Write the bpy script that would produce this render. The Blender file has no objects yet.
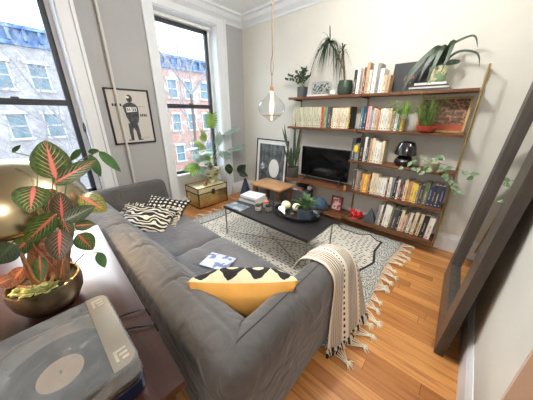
import bpy, bmesh, math, random
from mathutils import Vector, Matrix, Euler
R = random.Random(7)
PI = math.pi
sc = bpy.context.scene
COL = sc.collection

# ------------------------------------------------------------------ camera
cam_d = bpy.data.cameras.new('camera'); cam = bpy.data.objects.new('camera', cam_d); COL.objects.link(cam)
yaw, pitch, roll = 0.727477, 0.369635, -0.003955
fw = Vector((-math.sin(yaw)*math.cos(pitch), math.cos(yaw)*math.cos(pitch), -math.sin(pitch)))
r0 = Vector((math.cos(yaw), math.sin(yaw), 0)); d0 = fw.cross(r0)
r = r0*math.cos(roll)+d0*math.sin(roll); d = -r0*math.sin(roll)+d0*math.cos(roll)
M = Matrix((r, -d, -fw)).transposed().to_4x4(); M.translation = Vector((0, 0, 1.5))
cam.matrix_world = M
cam_d.sensor_fit = 'HORIZONTAL'; cam_d.sensor_width = 36; cam_d.lens = 222.55/533*36
cam_d.clip_start = .02; cam_d.clip_end = 300
sc.camera = cam

# ------------------------------------------------------------------ world, light, exposure
w = bpy.data.worlds.new('world'); sc.world = w; w.use_nodes = True
bg = w.node_tree.nodes['Background']; bg.inputs[0].default_value = (.80, .91, 1, 1); bg.inputs[1].default_value = 2.7
sc.view_settings.view_transform = 'Standard'; sc.view_settings.look = 'None'
sc.view_settings.gamma = 1; sc.view_settings.use_curve_mapping = False
sc.view_settings.exposure = 1.25

sun_d = bpy.data.lights.new('hazy_sun', 'SUN'); sun_d.energy = 3.4; sun_d.angle = math.radians(45); sun_d.color = (1, .99, .97)
sun = bpy.data.objects.new('hazy_sun', sun_d); COL.objects.link(sun); sun.rotation_euler = Vector((1, -.12, -.62)).to_track_quat('-Z', 'Y').to_euler()

def area(name, loc, rot, sx, sy, power, col, portal=False):
    l = bpy.data.lights.new(name, 'AREA'); l.shape = 'RECTANGLE'; l.size = sx; l.size_y = sy; l.energy = power; l.color = col
    if portal: l.cycles.is_portal = True
    o = bpy.data.objects.new(name, l); COL.objects.link(o); o.location = loc; o.rotation_euler = rot; return o
for yc in (.145, 2.08, -1.80):
    area('window_daylight', (-3.72, yc, 1.68), (0, -PI/2, 0), 2.2, 1.0, 1, (1, 1, 1), True)

# ------------------------------------------------------------------ materials
def lin(c):
    return tuple(((x/255)/12.92 if x/255 <= .04045 else ((x/255+.055)/1.055)**2.4) for x in c)
MC = {}
def mat(name, rgb, rough=.6, metal=0, var=.12, scale=8, bump=0, bscale=60, spec=.5, sheen=0, coat=0, trans=0, emit=None, estr=0, stretch=None, rgb2=None, alpha=1, ior=1.45):
    if name in MC: return MC[name]
    m = bpy.data.materials.new(name); m.use_nodes = True; nt = m.node_tree; b = nt.nodes['Principled BSDF']
    c = lin(rgb); c2 = lin(rgb2) if rgb2 else tuple(x*(1-var*2) for x in c)
    tc = nt.nodes.new('ShaderNodeTexCoord'); n = nt.nodes.new('ShaderNodeTexNoise'); n.inputs['Scale'].default_value = scale; n.inputs['Detail'].default_value = 4
    mp = nt.nodes.new('ShaderNodeMapping'); nt.links.new(tc.outputs['Object'], mp.inputs[0])
    if stretch: mp.inputs['Scale'].default_value = stretch
    nt.links.new(mp.outputs[0], n.inputs['Vector'])
    mx = nt.nodes.new('ShaderNodeMix'); mx.data_type = 'RGBA'
    mr = nt.nodes.new('ShaderNodeMapRange'); mr.inputs[1].default_value = .35; mr.inputs[2].default_value = .65
    nt.links.new(n.outputs[0], mr.inputs[0]); nt.links.new(mr.outputs[0], mx.inputs[0])
    mx.inputs[6].default_value = (*c, 1); mx.inputs[7].default_value = (*c2, 1)
    nt.links.new(mx.outputs[2], b.inputs['Base Color'])
    b.inputs['Roughness'].default_value = rough; b.inputs['Metallic'].default_value = metal
    b.inputs['Specular IOR Level'].default_value = spec; b.inputs['IOR'].default_value = ior
    if sheen: b.inputs['Sheen Weight'].default_value = sheen; b.inputs['Sheen Roughness'].default_value = .5
    if coat: b.inputs['Coat Weight'].default_value = coat; b.inputs['Coat Roughness'].default_value = .1
    if trans: b.inputs['Transmission Weight'].default_value = trans
    if alpha < 1: b.inputs['Alpha'].default_value = alpha
    if emit: b.inputs['Emission Color'].default_value = (*lin(emit), 1); b.inputs['Emission Strength'].default_value = estr
    if bump:
        n2 = nt.nodes.new('ShaderNodeTexNoise'); n2.inputs['Scale'].default_value = bscale; n2.inputs['Detail'].default_value = 3
        nt.links.new(mp.outputs[0], n2.inputs['Vector'])
        bp = nt.nodes.new('ShaderNodeBump'); bp.inputs['Strength'].default_value = bump; bp.inputs['Distance'].default_value = .01
        nt.links.new(n2.outputs[0], bp.inputs['Height']); nt.links.new(bp.outputs[0], b.inputs['Normal'])
    MC[name] = m; return m

class NG:
    """small node-graph writer"""
    def __init__(s, name):
        s.m = bpy.data.materials.new(name); s.m.use_nodes = True; s.nt = s.m.node_tree; s.b = s.nt.nodes['Principled BSDF']; MC[name] = s.m
        s.tc = s.nt.nodes.new('ShaderNodeTexCoord')
    def link(s, a, b): s.nt.links.new(a, b)
    def sep(s, which='Object', scale=None, rot=None, loc=None):
        mp = s.nt.nodes.new('ShaderNodeMapping'); s.link(s.tc.outputs[which], mp.inputs[0])
        if scale: mp.inputs['Scale'].default_value = scale
        if rot: mp.inputs['Rotation'].default_value = rot
        if loc: mp.inputs['Location'].default_value = loc
        x = s.nt.nodes.new('ShaderNodeSeparateXYZ'); s.link(mp.outputs[0], x.inputs[0]); s.vec = mp.outputs[0]
        return x.outputs[0], x.outputs[1], x.outputs[2]
    def m_(s, op, a, b=0, c=0):
        n = s.nt.nodes.new('ShaderNodeMath'); n.operation = op
        for i, v in enumerate((a, b, c)):
            if isinstance(v, (int, float)): n.inputs[i].default_value = v
            else: s.link(v, n.inputs[i])
        return n.outputs[0]
    def comb(s, x, y, z=0):
        n = s.nt.nodes.new('ShaderNodeCombineXYZ')
        for i, v in enumerate((x, y, z)):
            if isinstance(v, (int, float)): n.inputs[i].default_value = v
            else: s.link(v, n.inputs[i])
        return n.outputs[0]
    def noise(s, vec, scale, detail=3):
        n = s.nt.nodes.new('ShaderNodeTexNoise'); n.inputs['Scale'].default_value = scale; n.inputs['Detail'].default_value = detail
        s.link(vec, n.inputs['Vector']); return n.outputs[0]
    def white(s, vec):
        n = s.nt.nodes.new('ShaderNodeTexWhiteNoise'); n.noise_dimensions = '3D'; s.link(vec, n.inputs['Vector']); return n.outputs[0]
    def mix(s, f, a, b):
        n = s.nt.nodes.new('ShaderNodeMix'); n.data_type = 'RGBA'
        if isinstance(f, (int, float)): n.inputs[0].default_value = f
        else: s.link(f, n.inputs[0])
        for i, v in ((6, a), (7, b)):
            if isinstance(v, tuple): n.inputs[i].default_value = (*lin(v), 1)
            else: s.link(v, n.inputs[i])
        return n.outputs[2]
    def ss(s, v, a, b):
        n = s.nt.nodes.new('ShaderNodeMapRange'); n.interpolation_type = 'SMOOTHSTEP'; n.inputs[1].default_value = a; n.inputs[2].default_value = b
        s.link(v, n.inputs[0]); return n.outputs[0]
    def bump(s, h, st, dist=.01):
        n = s.nt.nodes.new('ShaderNodeBump'); n.inputs['Strength'].default_value = st; n.inputs['Distance'].default_value = dist
        s.link(h, n.inputs['Height']); s.link(n.outputs[0], s.b.inputs['Normal'])
    def done(s, col, rough=.6, **k):
        s.link(col, s.b.inputs['Base Color'])
        if isinstance(rough, (int, float)): s.b.inputs['Roughness'].default_value = rough
        else: s.link(rough, s.b.inputs['Roughness'])
        for a, v in k.items(): s.b.inputs[a.replace('_', ' ')].default_value = v
        return s.m

def floor_mat():
    g = NG('oak floor'); x, y, z = g.sep()
    row = g.m_('FLOOR', g.m_('DIVIDE', y, .078))
    off = g.white(g.comb(row, 3.1)); xs = g.m_('ADD', x, g.m_('MULTIPLY', off, 5))
    seg = g.m_('FLOOR', g.m_('DIVIDE', xs, .95))
    rnd = g.white(g.comb(row, seg, 1))
    gr = g.noise(g.comb(g.m_('MULTIPLY', x, 2.2), g.m_('MULTIPLY', y, 34), g.m_('MULTIPLY', rnd, 9)), 1.6, 5)
    base = g.mix(rnd, (206, 146, 84), (160, 98, 48))
    col = g.mix(g.m_('MULTIPLY', g.ss(gr, .45, .75), .6), base, (124, 70, 30))
    fy = g.m_('FRACT', g.m_('DIVIDE', y, .078)); fx = g.m_('FRACT', g.m_('DIVIDE', xs, .95))
    gap = g.m_('MAXIMUM', g.m_('LESS_THAN', fy, .035), g.m_('LESS_THAN', fx, .004))
    col = g.mix(g.m_('MULTIPLY', gap, .6), col, (70, 38, 18))
    g.bump(g.m_('SUBTRACT', 1, gap), .25, .002)
    return g.done(col, .34, Coat_Weight=.15, Coat_Roughness=.25)
M_floor = floor_mat()
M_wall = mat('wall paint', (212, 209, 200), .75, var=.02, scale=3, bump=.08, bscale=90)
M_wall_backlit = mat('backlit shaded wall paint', (172, 172, 172), .75, var=.02, scale=3, bump=.08, bscale=90)  # wall paint darkened: the backlit shade is put into the colour
M_trim = mat('white trim paint', (226, 229, 232), .45, var=.02, scale=4)
M_ceil = mat('ceiling paint', (244, 244, 242), .85, var=.015, scale=3)
M_beige_shade = mat('pinkish beige shaded wall', (205, 178, 158), .7, var=.04, scale=4)  # warm shade on the return wall, painted into its colour
M_sash = mat('charcoal window sash', (58, 62, 68), .5, var=.08)
M_black = mat('black satin', (24, 24, 26), .4, var=.1)
M_blackm = mat('black matte', (30, 30, 32), .75, var=.15, bump=.1)
M_steel = mat('brushed steel', (150, 148, 142), .3, 1, var=.05)
M_brass = mat('aged brass', (178, 150, 96), .3, 1, var=.15, scale=14)
M_white = mat('white ceramic', (232, 230, 224), .35, var=.02)
M_paper = mat('book pages', (226, 216, 194), .9, var=.06, scale=60, stretch=(1, 1, 30))
M_oak = mat('walnut shelf board', (122, 76, 46), .45, var=.22, scale=9, stretch=(.35, 5, 5), bump=.05)
M_stool = mat('honey wood', (196, 150, 104), .4, var=.12, scale=8, stretch=(.5, 5, 5))
M_soil = mat('potting soil', (52, 38, 28), .95, var=.3, scale=60, bump=.6, bscale=120)
M_leaf = mat('green leaf', (66, 104, 52), .4, var=.2, scale=14)
M_leafd = mat('dark green leaf', (44, 66, 42), .4, var=.25, scale=14)
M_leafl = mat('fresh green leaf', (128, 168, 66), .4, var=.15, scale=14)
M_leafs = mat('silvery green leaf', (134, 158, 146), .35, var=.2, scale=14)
M_stem = mat('green stem', (110, 126, 70), .5, var=.15, scale=20)
M_bark = mat('plant trunk bark', (120, 96, 72), .8, var=.2, scale=30, bump=.3)

def glass_mat(name, tint=(245, 248, 250), t=.9, rough=.02):
    m = bpy.data.materials.new(name); m.use_nodes = True; nt = m.node_tree; nt.nodes.remove(nt.nodes['Principled BSDF'])
    out = nt.nodes['Material Output']; a = nt.nodes.new('ShaderNodeBsdfTransparent'); b = nt.nodes.new('ShaderNodeBsdfGlossy'); mx = nt.nodes.new('ShaderNodeMixShader')
    a.inputs[0].default_value = (*lin(tint), 1); b.inputs['Roughness'].default_value = rough
    lw = nt.nodes.new('ShaderNodeLayerWeight'); lw.inputs[0].default_value = .5
    p = nt.nodes.new('ShaderNodeMath'); p.operation = 'POWER'; p.inputs[1].default_value = 4; nt.links.new(lw.outputs['Facing'], p.inputs[0])
    n = nt.nodes.new('ShaderNodeMath'); n.operation = 'MULTIPLY_ADD'; n.inputs[1].default_value = .6; n.inputs[2].default_value = 1-t; nt.links.new(p.outputs[0], n.inputs[0])
    nt.links.new(n.outputs[0], mx.inputs[0]); nt.links.new(a.outputs[0], mx.inputs[1]); nt.links.new(b.outputs[0], mx.inputs[2]); nt.links.new(mx.outputs[0], out.inputs[0])
    MC[name] = m; return m
M_pane = glass_mat('window pane glass', t=.985)
M_glass = glass_mat('clear blown glass', t=.93)

# ------------------------------------------------------------------ mesh helpers
class MB:
    def __init__(s): s.v = []; s.f = []; s.uv = []; s.mi = []
    def add(s, vs, fs, uvs=None, mi=0, T=None):
        o = len(s.v)
        s.v += [tuple(T @ Vector(p)) if T else tuple(p) for p in vs]
        for k, f in enumerate(fs):
            s.f.append([o+i for i in f]); s.mi.append(mi)
            s.uv.append([uvs[i] for i in f] if uvs else [(0, 0)]*len(f))
        return s
    def box(s, c, sz, T=None, mi=0):
        x, y, z = c; a, b, h = sz[0]/2, sz[1]/2, sz[2]/2
        vs = [(x+i*a, y+j*b, z+k*h) for i in (-1, 1) for j in (-1, 1) for k in (-1, 1)]
        return s.add(vs, [(0, 1, 3, 2), (4, 6, 7, 5), (0, 4, 5, 1), (2, 3, 7, 6), (0, 2, 6, 4), (1, 5, 7, 3)], mi=mi, T=T)
    def bb(s, x0, x1, y0, y1, z0, z1, mi=0, T=None):
        return s.box(((x0+x1)/2, (y0+y1)/2, (z0+z1)/2), (x1-x0, y1-y0, z1-z0), mi=mi, T=T)
    def rbox(s, c, sz, rad, seg=3, T=None):
        bm = bmesh.new(); bmesh.ops.create_cube(bm, size=1)
        for v in bm.verts: v.co = Vector((v.co.x*sz[0], v.co.y*sz[1], v.co.z*sz[2]))+Vector(c)
        bmesh.ops.bevel(bm, geom=bm.edges[:], offset=rad, segments=seg, profile=.5, affect='EDGES')
        bm.verts.ensure_lookup_table(); bm.verts.index_update()
        s.add([v.co for v in bm.verts], [[v.index for v in f.verts] for f in bm.faces], T=T); bm.free(); return s
    def lathe(s, prof, c=(0, 0, 0), n=24, sx=1, sy=1, cap=True, T=None):
        vs = []; fs = []; m = len(prof)
        for (rr, z) in prof:
            for i in range(n):
                a = 2*PI*i/n; vs.append((c[0]+rr*math.cos(a)*sx, c[1]+rr*math.sin(a)*sy, c[2]+z))
        for j in range(m-1):
            for i in range(n):
                k = (i+1) % n; fs.append((j*n+i, j*n+k, (j+1)*n+k, (j+1)*n+i))
        if cap:
            if prof[0][0] > 1e-6: fs.append(tuple(range(n))[::-1])
            if prof[-1][0] > 1e-6: fs.append(tuple((m-1)*n+i for i in range(n)))
        return s.add(vs, fs, T=T)
    def tube(s, pts, rad, n=8, cap=True, T=None):
        pts = [Vector(p) for p in pts]; rs = rad if isinstance(rad, (list, tuple)) else [rad]*len(pts)
        vs = []; fs = []; prev = None
        for i, p in enumerate(pts):
            t = (pts[min(i+1, len(pts)-1)]-pts[max(i-1, 0)]).normalized()
            if prev is None:
                u = t.orthogonal().normalized()
            else:
                u = (prev-t*prev.dot(t)); u = u.normalized() if u.length > 1e-6 else t.orthogonal().normalized()
            prev = u; v = t.cross(u)
            for k in range(n):
                a = 2*PI*k/n; vs.append(p+(u*math.cos(a)+v*math.sin(a))*rs[i])
        for j in range(len(pts)-1):
            for k in range(n):
                l = (k+1) % n; fs.append((j*n+k, j*n+l, (j+1)*n+l, (j+1)*n+k))
        if cap: fs.append(tuple(range(n))[::-1]); fs.append(tuple((len(pts)-1)*n+k for k in range(n)))
        return s.add(vs, fs, T=T)
    def grid(s, nu, nv, fn, mi=0, T=None, closed=False):
        vs = []; uv = []
        for j in range(nv+1):
            for i in range(nu+1):
                vs.append(fn(i/nu, j/nv)); uv.append((i/nu, j/nv))
        fs = [(j*(nu+1)+i, j*(nu+1)+i+1, (j+1)*(nu+1)+i+1, (j+1)*(nu+1)+i) for j in range(nv) for i in range(nu)]
        return s.add(vs, fs, uv, mi, T)
    def prism(s, prof, a0, a1, axis='x', T=None, n=1):
        """profile of (p,q) pairs extruded along axis"""
        vs = []; m = len(prof)
        for k in range(n+1):
            a = a0+(a1-a0)*k/n
            for p, q in prof:
                vs.append({'x': (a, p, q), 'y': (p, a, q), 'z': (p, q, a)}[axis])
        fs = [(k*m+i, k*m+(i+1) % m, (k+1)*m+(i+1) % m, (k+1)*m+i) for k in range(n) for i in range(m)]
        fs.append(tuple(range(m))[::-1]); fs.append(tuple(n*m+i for i in range(m)))
        return s.add(vs, fs, T=T)
    def blade(s, base, tip, width, up=(0, 0, 1), droop=0, shape=None, cup=.15, n=8, across=4, mi=0):
        """a leaf blade: midrib from base to tip, uv.x across (0..1), uv.y along"""
        b = Vector(base); t = Vector(tip); ax = t-b; L = ax.length; up = Vector(up)
        sd = ax.cross(up); sd = sd.normalized() if sd.length > 1e-6 else ax.orthogonal().normalized()
        nr = sd.cross(ax).normalized()
        shape = shape or (lambda v: math.sin(PI*min(1, v**.8))**.75)
        def fn(u, v):
            ww = width/2*shape(v) if 0 < v < 1 else width*.004
            q = (u-.5)*2
            return b+ax*v+nr*(4*droop*v*(1-v)*L)+sd*q*ww+nr*(cup*abs(q)*ww)
        return s.grid(across, n, fn, mi)
    def build(s, name, m, parent=None, smooth=True, bevel=0, solid=0, sub=0, weld=False, ang=35):
        me = bpy.data.meshes.new(name); me.from_pydata(s.v, [], s.f)
        if any(any(q != (0, 0) for q in u) for u in s.uv):
            ul = me.uv_layers.new(name='UVMap'); i = 0
            for u in s.uv:
                for q in u: ul.data[i].uv = q; i += 1
        ms = m if isinstance(m, (list, tuple)) else [m]
        for x in ms: me.materials.append(x)
        for p, k in zip(me.polygons, s.mi): p.material_index = k
        bm = bmesh.new(); bm.from_mesh(me)
        if weld: bmesh.ops.remove_doubles(bm, verts=bm.verts, dist=1e-5)
        bmesh.ops.recalc_face_normals(bm, faces=bm.faces); bm.to_mesh(me); bm.free()
        if smooth:
            for p in me.polygons: p.use_smooth = True
            me.set_sharp_from_angle(angle=math.radians(ang))
        o = bpy.data.objects.new(name, me); COL.objects.link(o)
        if parent: o.parent = parent
        if bevel:
            b = o.modifiers.new('b', 'BEVEL'); b.width = bevel; b.segments = 2; b.limit_method = 'ANGLE'
        if sub:
            b = o.modifiers.new('s', 'SUBSURF'); b.levels = sub; b.render_levels = sub
        if solid:
            b = o.modifiers.new('t', 'SOLIDIFY'); b.thickness = solid; b.offset = 0
        return o
def tag(o, label, cat, group=None):
    o['label'] = label; o['category'] = cat
    if group: o['group'] = group
    return o
def thing(name, label, cat, loc=(0, 0, 0), rz=0, group=None):
    o = bpy.data.objects.new(name, None); COL.objects.link(o); o.empty_display_size = .05; o.location = loc; o.rotation_euler = (0, 0, rz)
    return tag(o, label, cat, group)
def struct(o): o['kind'] = 'structure'; return o
def inside(o, root):
    """geometry written in room coordinates, kept in place under a root standing elsewhere"""
    o.matrix_parent_inverse = Matrix.LocRotScale(root.location, root.rotation_euler, None).inverted(); return o

# ------------------------------------------------------------------ room shell
XW, YB, XR, YR, H = -3.33, 3.10, .315, .955, 2.96
XE, YN = 2.2, -2.9
struct(MB().bb(XW-.22, XE, YN, YB, -.1, 0).build('floor', M_floor, smooth=False))
struct(MB().bb(XW-.22, XE, YN, YB, H, H+.1).build('ceiling', M_ceil, smooth=False))
struct(MB().bb(XW-.22, XE, YB, YB+.1, 0, H).build('wall_back', M_wall, smooth=False))
# window wall with openings
OP = [(-2.30, -1.30), (-.35, .64), (1.60, 2.56)]
OH = 2.76
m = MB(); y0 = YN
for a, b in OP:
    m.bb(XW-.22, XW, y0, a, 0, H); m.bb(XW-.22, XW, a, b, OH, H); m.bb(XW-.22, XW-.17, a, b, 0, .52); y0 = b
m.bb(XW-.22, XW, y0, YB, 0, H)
struct(m.build('wall_left', M_wall_backlit, smooth=False))
struct(MB().bb(XR, XR+.14, YR, YB, 0, H).build('wall_right', M_wall, smooth=False))
struct(MB().bb(XR+.14, XE, YR, YR+.1, 0, H).bb(XR+.001, XR+.14, YR-.012, YR+.002, 0, H).build('wall_return', M_beige_shade, smooth=False))
struct(MB().bb(XE, XE+.1, YN, YR, 0, H).build('wall_far_side', M_wall, smooth=False))
struct(MB().bb(XW-.22, XE, YN-.1, YN, 0, H).build('wall_rear', M_wall, smooth=False))

def crown_prof(): return [(0, 0), (.012, 0), (.02, .02), (.05, .045), (.085, .06), (.12, .105), (.155, .115), (.16, .14), (0, .14)]
z0 = H-.14
struct(MB().prism([(YB-p, z0+q) for p, q in crown_prof()], XW, XR, 'x').build('trim_1', M_trim, ang=20))
struct(MB().prism([(XW+p, z0+q) for p, q in crown_prof()], YN, YB, 'y').build('trim_2', M_trim, ang=20))
struct(MB().prism([(XR-p, z0+q) for p, q in crown_prof()], YR, YB, 'y').build('trim_3', M_trim, ang=20))
bprof = [(0, 0), (.022, 0), (.022, .16), (.016, .175), (.016, .185), (.006, .21), (0, .21)]
struct(MB().prism([(YB-p, q) for p, q in bprof], XW, XR, 'x').build('baseboard_back', M_trim, ang=20))
struct(MB().prism([(XR-p, q) for p, q in bprof], YR, YB, 'y').build('baseboard_right', M_trim, ang=20))
m = MB(); cs = [(YN, OP[0][0]-.13), (OP[0][1]+.15, OP[1][0]-.13), (OP[1][1]+.15, OP[2][0]-.13), (OP[2][1]+.17, YB)]
for a, b in cs: m.prism([(XW+p, q) for p, q in bprof], a, b, 'y')
struct(m.build('baseboard_left', M_trim, ang=20))

def window(n, a, b):
    """double-hung sash window set deep in its reveal, panelled below the sill"""
    xs = XW-.17
    w_ = struct(MB().bb(XW-.2, XW-.17, a, b, .5, .53).build('window_%d' % n, M_trim, smooth=False))
    def part(mb, name, mt, **k):
        o = mb.build(name, mt, w_, **k); return o
    # casing on the room side
    c = MB(); wr = .16 if n == 3 else .145
    for (p, q) in ((a-.13, a), (b, b+wr)):
        c.bb(XW, XW+.022, p, q, 0, OH+.13)
    c.bb(XW, XW+.022, a, b, OH, OH+.13)
    for (p, q) in ((a-.135, a-.105), (b+wr-.03, b+wr+.004)): c.bb(XW, XW+.04, p, q, 0, OH+.13)
    c.bb(XW, XW+.04, a-.135, b+wr, OH+.1, OH+.14)
    part(c, 'casing', M_trim, bevel=.004)
    # painted reveal lining and panel under the sill
    l = MB().bb(xs-.05, XW+.004, a-.001, a+.012, 0, OH).bb(xs-.05, XW+.004, b-.012, b+.001, 0, OH).bb(xs-.05, XW+.004, a, b, OH-.012, OH)
    part(l, 'reveal', M_trim, smooth=False)
    pn = MB().bb(xs-.005, xs+.012, a+.01, b-.01, 0, .5).bb(xs, xs+.03, a+.01, b-.01, .44, .52).bb(xs, xs+.03, a+.01, b-.01, 0, .12).bb(xs, xs+.03, a+.01, a+.12, .12, .44).bb(xs, xs+.03, b-.12, b-.01, .12, .44)
    part(pn, 'panel', M_trim, bevel=.003)
    part(MB().bb(xs-.06, xs+.09, a+.01, b-.01, .52, .555), 'sill', M_trim, bevel=.006)
    # dark frame
    f = MB(); t = .05; x0, x1 = xs-.05, xs-.0
    f.bb(x0, x1, a+.012, a+.012+t, .555, 2.70).bb(x0, x1, b-.05-t, b-.05, .555, 2.70).bb(x0, x1, a+.012, b-.05, 2.655, 2.70).bb(x0, x1, a+.012, b-.05, .555, .60)
    f.bb(x0, x1+.012, a+.06, b-.1, 1.575, 1.635)
    part(f, 'sash', M_sash, bevel=.003)
    part(MB().bb(x1+.012, x1+.03, (a+b)/2-.03, (a+b)/2+.03, 1.635, 1.65), 'latch', M_sash, bevel=.002)
    part(MB().bb(xs-.045, xs-.04, a+.05, b-.09, .59, 2.65), 'pane', M_pane, smooth=False)
    part(MB().bb(x0, x1, b-.05, b-.012, .555, 2.70).bb(x0, x1+.01, a+.012, b-.012, 2.70, OH-.01), 'stop', M_trim, smooth=False)
    # rolled-up blind under the head
    part(MB().bb(xs+.0, xs+.055, a+.015, b-.015, 2.70, OH-.014), 'blind_cassette', M_white, bevel=.008)
for i, (a, b) in enumerate(OP): window(i+1, a, b)
# heating pipe
tag(MB().tube([(XW+.05, .985, 0), (XW+.05, .985, H)], .014, 14).lathe([(.035, 0), (.035, .01), (.016, .02)], (XW+.05, .985, H-.02)).lathe([(.016, 0), (.035, .0), (.035, .01)], (XW+.05, .985, 0)).build('heating_pipe', mat('cream pipe paint', (204, 202, 196), .4, var=.04)),
    'vertical cream-painted heating pipe running floor to ceiling before the framed poster', 'pipe')

# ------------------------------------------------------------------ street outside
def brick(name, c1, c2, mortar):
    g = NG(name); x, y, z = g.sep()
    row = g.m_('FLOOR', g.m_('DIVIDE', z, .075)); s_ = g.m_('ADD', g.m_('DIVIDE', y, .22), g.m_('MULTIPLY', row, .5))
    fr = g.m_('FRACT', g.m_('DIVIDE', z, .075)); fc = g.m_('FRACT', s_)
    rnd = g.white(g.comb(row, g.m_('FLOOR', s_)))
    col = g.mix(rnd, c1, c2); n = g.noise(g.vec, 1.2)
    col = g.mix(g.m_('MULTIPLY', g.ss(n, .5, .62), .5), col, (178, 172, 170))
    col = g.mix(g.m_('MAXIMUM', g.m_('LESS_THAN', fr, .12), g.m_('LESS_THAN', fc, .05)), col, mortar)
    return g.done(col, .9)
M_brick = brick('brick facade', (166, 124, 108), (146, 104, 90), (158, 148, 142))
M_brick2 = brick('pale stone facade', (150, 144, 144), (134, 128, 129), (146, 140, 138))
M_blue = mat('blue slate cornice', (48, 78, 122), .7, var=.2, scale=3, rgb2=(110, 130, 158))
M_teal = mat('street window glass', (104, 124, 132), .6, var=.15, scale=2, spec=.2)
M_wf = mat('street window frame', (176, 172, 168), .7)
def house(label, ya, yb, mw, cols, loc_x=-22, zt=5.4):
    h = thing('row_house', label, 'building', (loc_x, (ya+yb)/2, -4.5))
    P_ = lambda mb, n, mt, **k: inside(mb.build(n, mt, h, **k), h)
    P_(MB().bb(loc_x-6, loc_x, ya, yb, -4.5, zt), 'wall', mw, smooth=False)
    c = MB().bb(loc_x-.1, loc_x+.25, ya, yb, zt-.1, zt+.1).bb(loc_x-.1, loc_x+.45, ya, yb, zt+.75, zt+.95).bb(loc_x-1, loc_x+.15, ya, yb, zt, zt+.8)
    k = ya+.3
    while k < yb: c.bb(loc_x+.1, loc_x+.4, k, k+.15, zt+.15, zt+.75); k += .7
    P_(c, 'cornice', M_blue, smooth=False)
    for zc in (3.65, .7, -2.3):
        for yc in cols:
            hh = .72 if zc > 0 else .75
            f = MB().bb(loc_x-.02, loc_x+.06, yc-.5, yc-.4, zc-hh, zc+hh).bb(loc_x-.02, loc_x+.06, yc+.4, yc+.5, zc-hh, zc+hh).bb(loc_x, loc_x+.15, yc-.6, yc+.6, zc+hh, zc+hh+.22).bb(loc_x, loc_x+.18, yc-.58, yc+.58, zc-hh-.15, zc-hh).bb(loc_x, loc_x+.05, yc-.4, yc+.4, zc-.04, zc+.04)
            fo = P_(f, 'window', M_wf, smooth=False)
            MB().bb(loc_x, loc_x+.02, yc-.4, yc+.4, zc-hh, zc+hh).build('pane', M_teal, fo, smooth=False)
    return h
house('red brick row house across the street seen through the far window', 8.4, 17.5, M_brick, (9.4, 11.4, 13.1, 14.8, 16.5))
house('pale stone row house across the street seen through the near window', -9.3, 8.3, M_brick2, (-8.2, -6.1, -4.0, -1.8, .65, 2.4, 4.6, 6.6))
house('brick row house beyond the red brick one across the street', 17.6, 30, M_brick2, (19, 21, 23, 25))
struct(MB().bb(-60, -3.7, -40, 60, -4.6, -4.5).build('ground', mat('street asphalt', (150, 150, 154), .9, var=.1, scale=1), smooth=False))
M_branch = mat('bare bark branches', (104, 92, 88), .9, var=.2, scale=20)
M_branch2 = mat('grey branches', (142, 136, 138), .9, var=.2, scale=20)
def street_tree(label, x, y, z0, h_, seed, mt, spread=1.0):
    rr = random.Random(seed); mb = MB(); bark = MB()
    def grow(p, dr, L, rad, dep):
        pts = [p]; q = p.copy(); dd = dr.copy(); k = 4
        for i in range(k):
            dd = (dd+Vector((rr.uniform(-.25, .25), rr.uniform(-.25, .25), rr.uniform(-.12, .22)))).normalized(); q = q+dd*L/k; pts.append(q.copy())
        (bark if dep == 0 else mb).tube(pts, [rad*(1-.4*i/k) for i in range(k+1)], 5 if dep < 2 else 3, cap=False)
        if dep < 4:
            for i in range(4 if dep else 9):
                s_ = pts[rr.randint(1 if dep else 2, k)]; nd = (dd*.6+Vector((rr.uniform(-1, 1)*.5, rr.uniform(-1, 1)*spread, rr.uniform(-.2, .7)))).normalized()
                grow(s_, nd, L*rr.uniform(.55, .8), rad*.42, dep+1)
    grow(Vector((x, y, z0)), Vector((0, 0, 1)), h_, .11, 0)
    t = thing('street_tree', label, 'tree', (x, y, z0))
    inside(bark.build('trunk', M_branch, t), t); inside(mb.build('branches', mt, t), t)
street_tree('bare snow-dusted tree in the street before the near window', -9.5, 1.3, -4.5, 4.6, 3, M_branch2)
street_tree('bare grey tree in the street further left of the near window', -15.5, -1.6, -4.5, 5.2, 8, M_branch2)
street_tree('bare dark tree in the street before the far window', -12, 6.9, -4.5, 7.0, 6, M_branch2)

# ------------------------------------------------------------------ helper: things whose geometry is written in room coordinates
def room_thing(name, label, cat, loc, group=None): return thing(name, label, cat, loc, 0, group)
def put(root, mb, name, mt, under=None, **k):
    o = mb.build(name, mt, under or root, **k)
    return o if under else inside(o, root)

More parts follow.
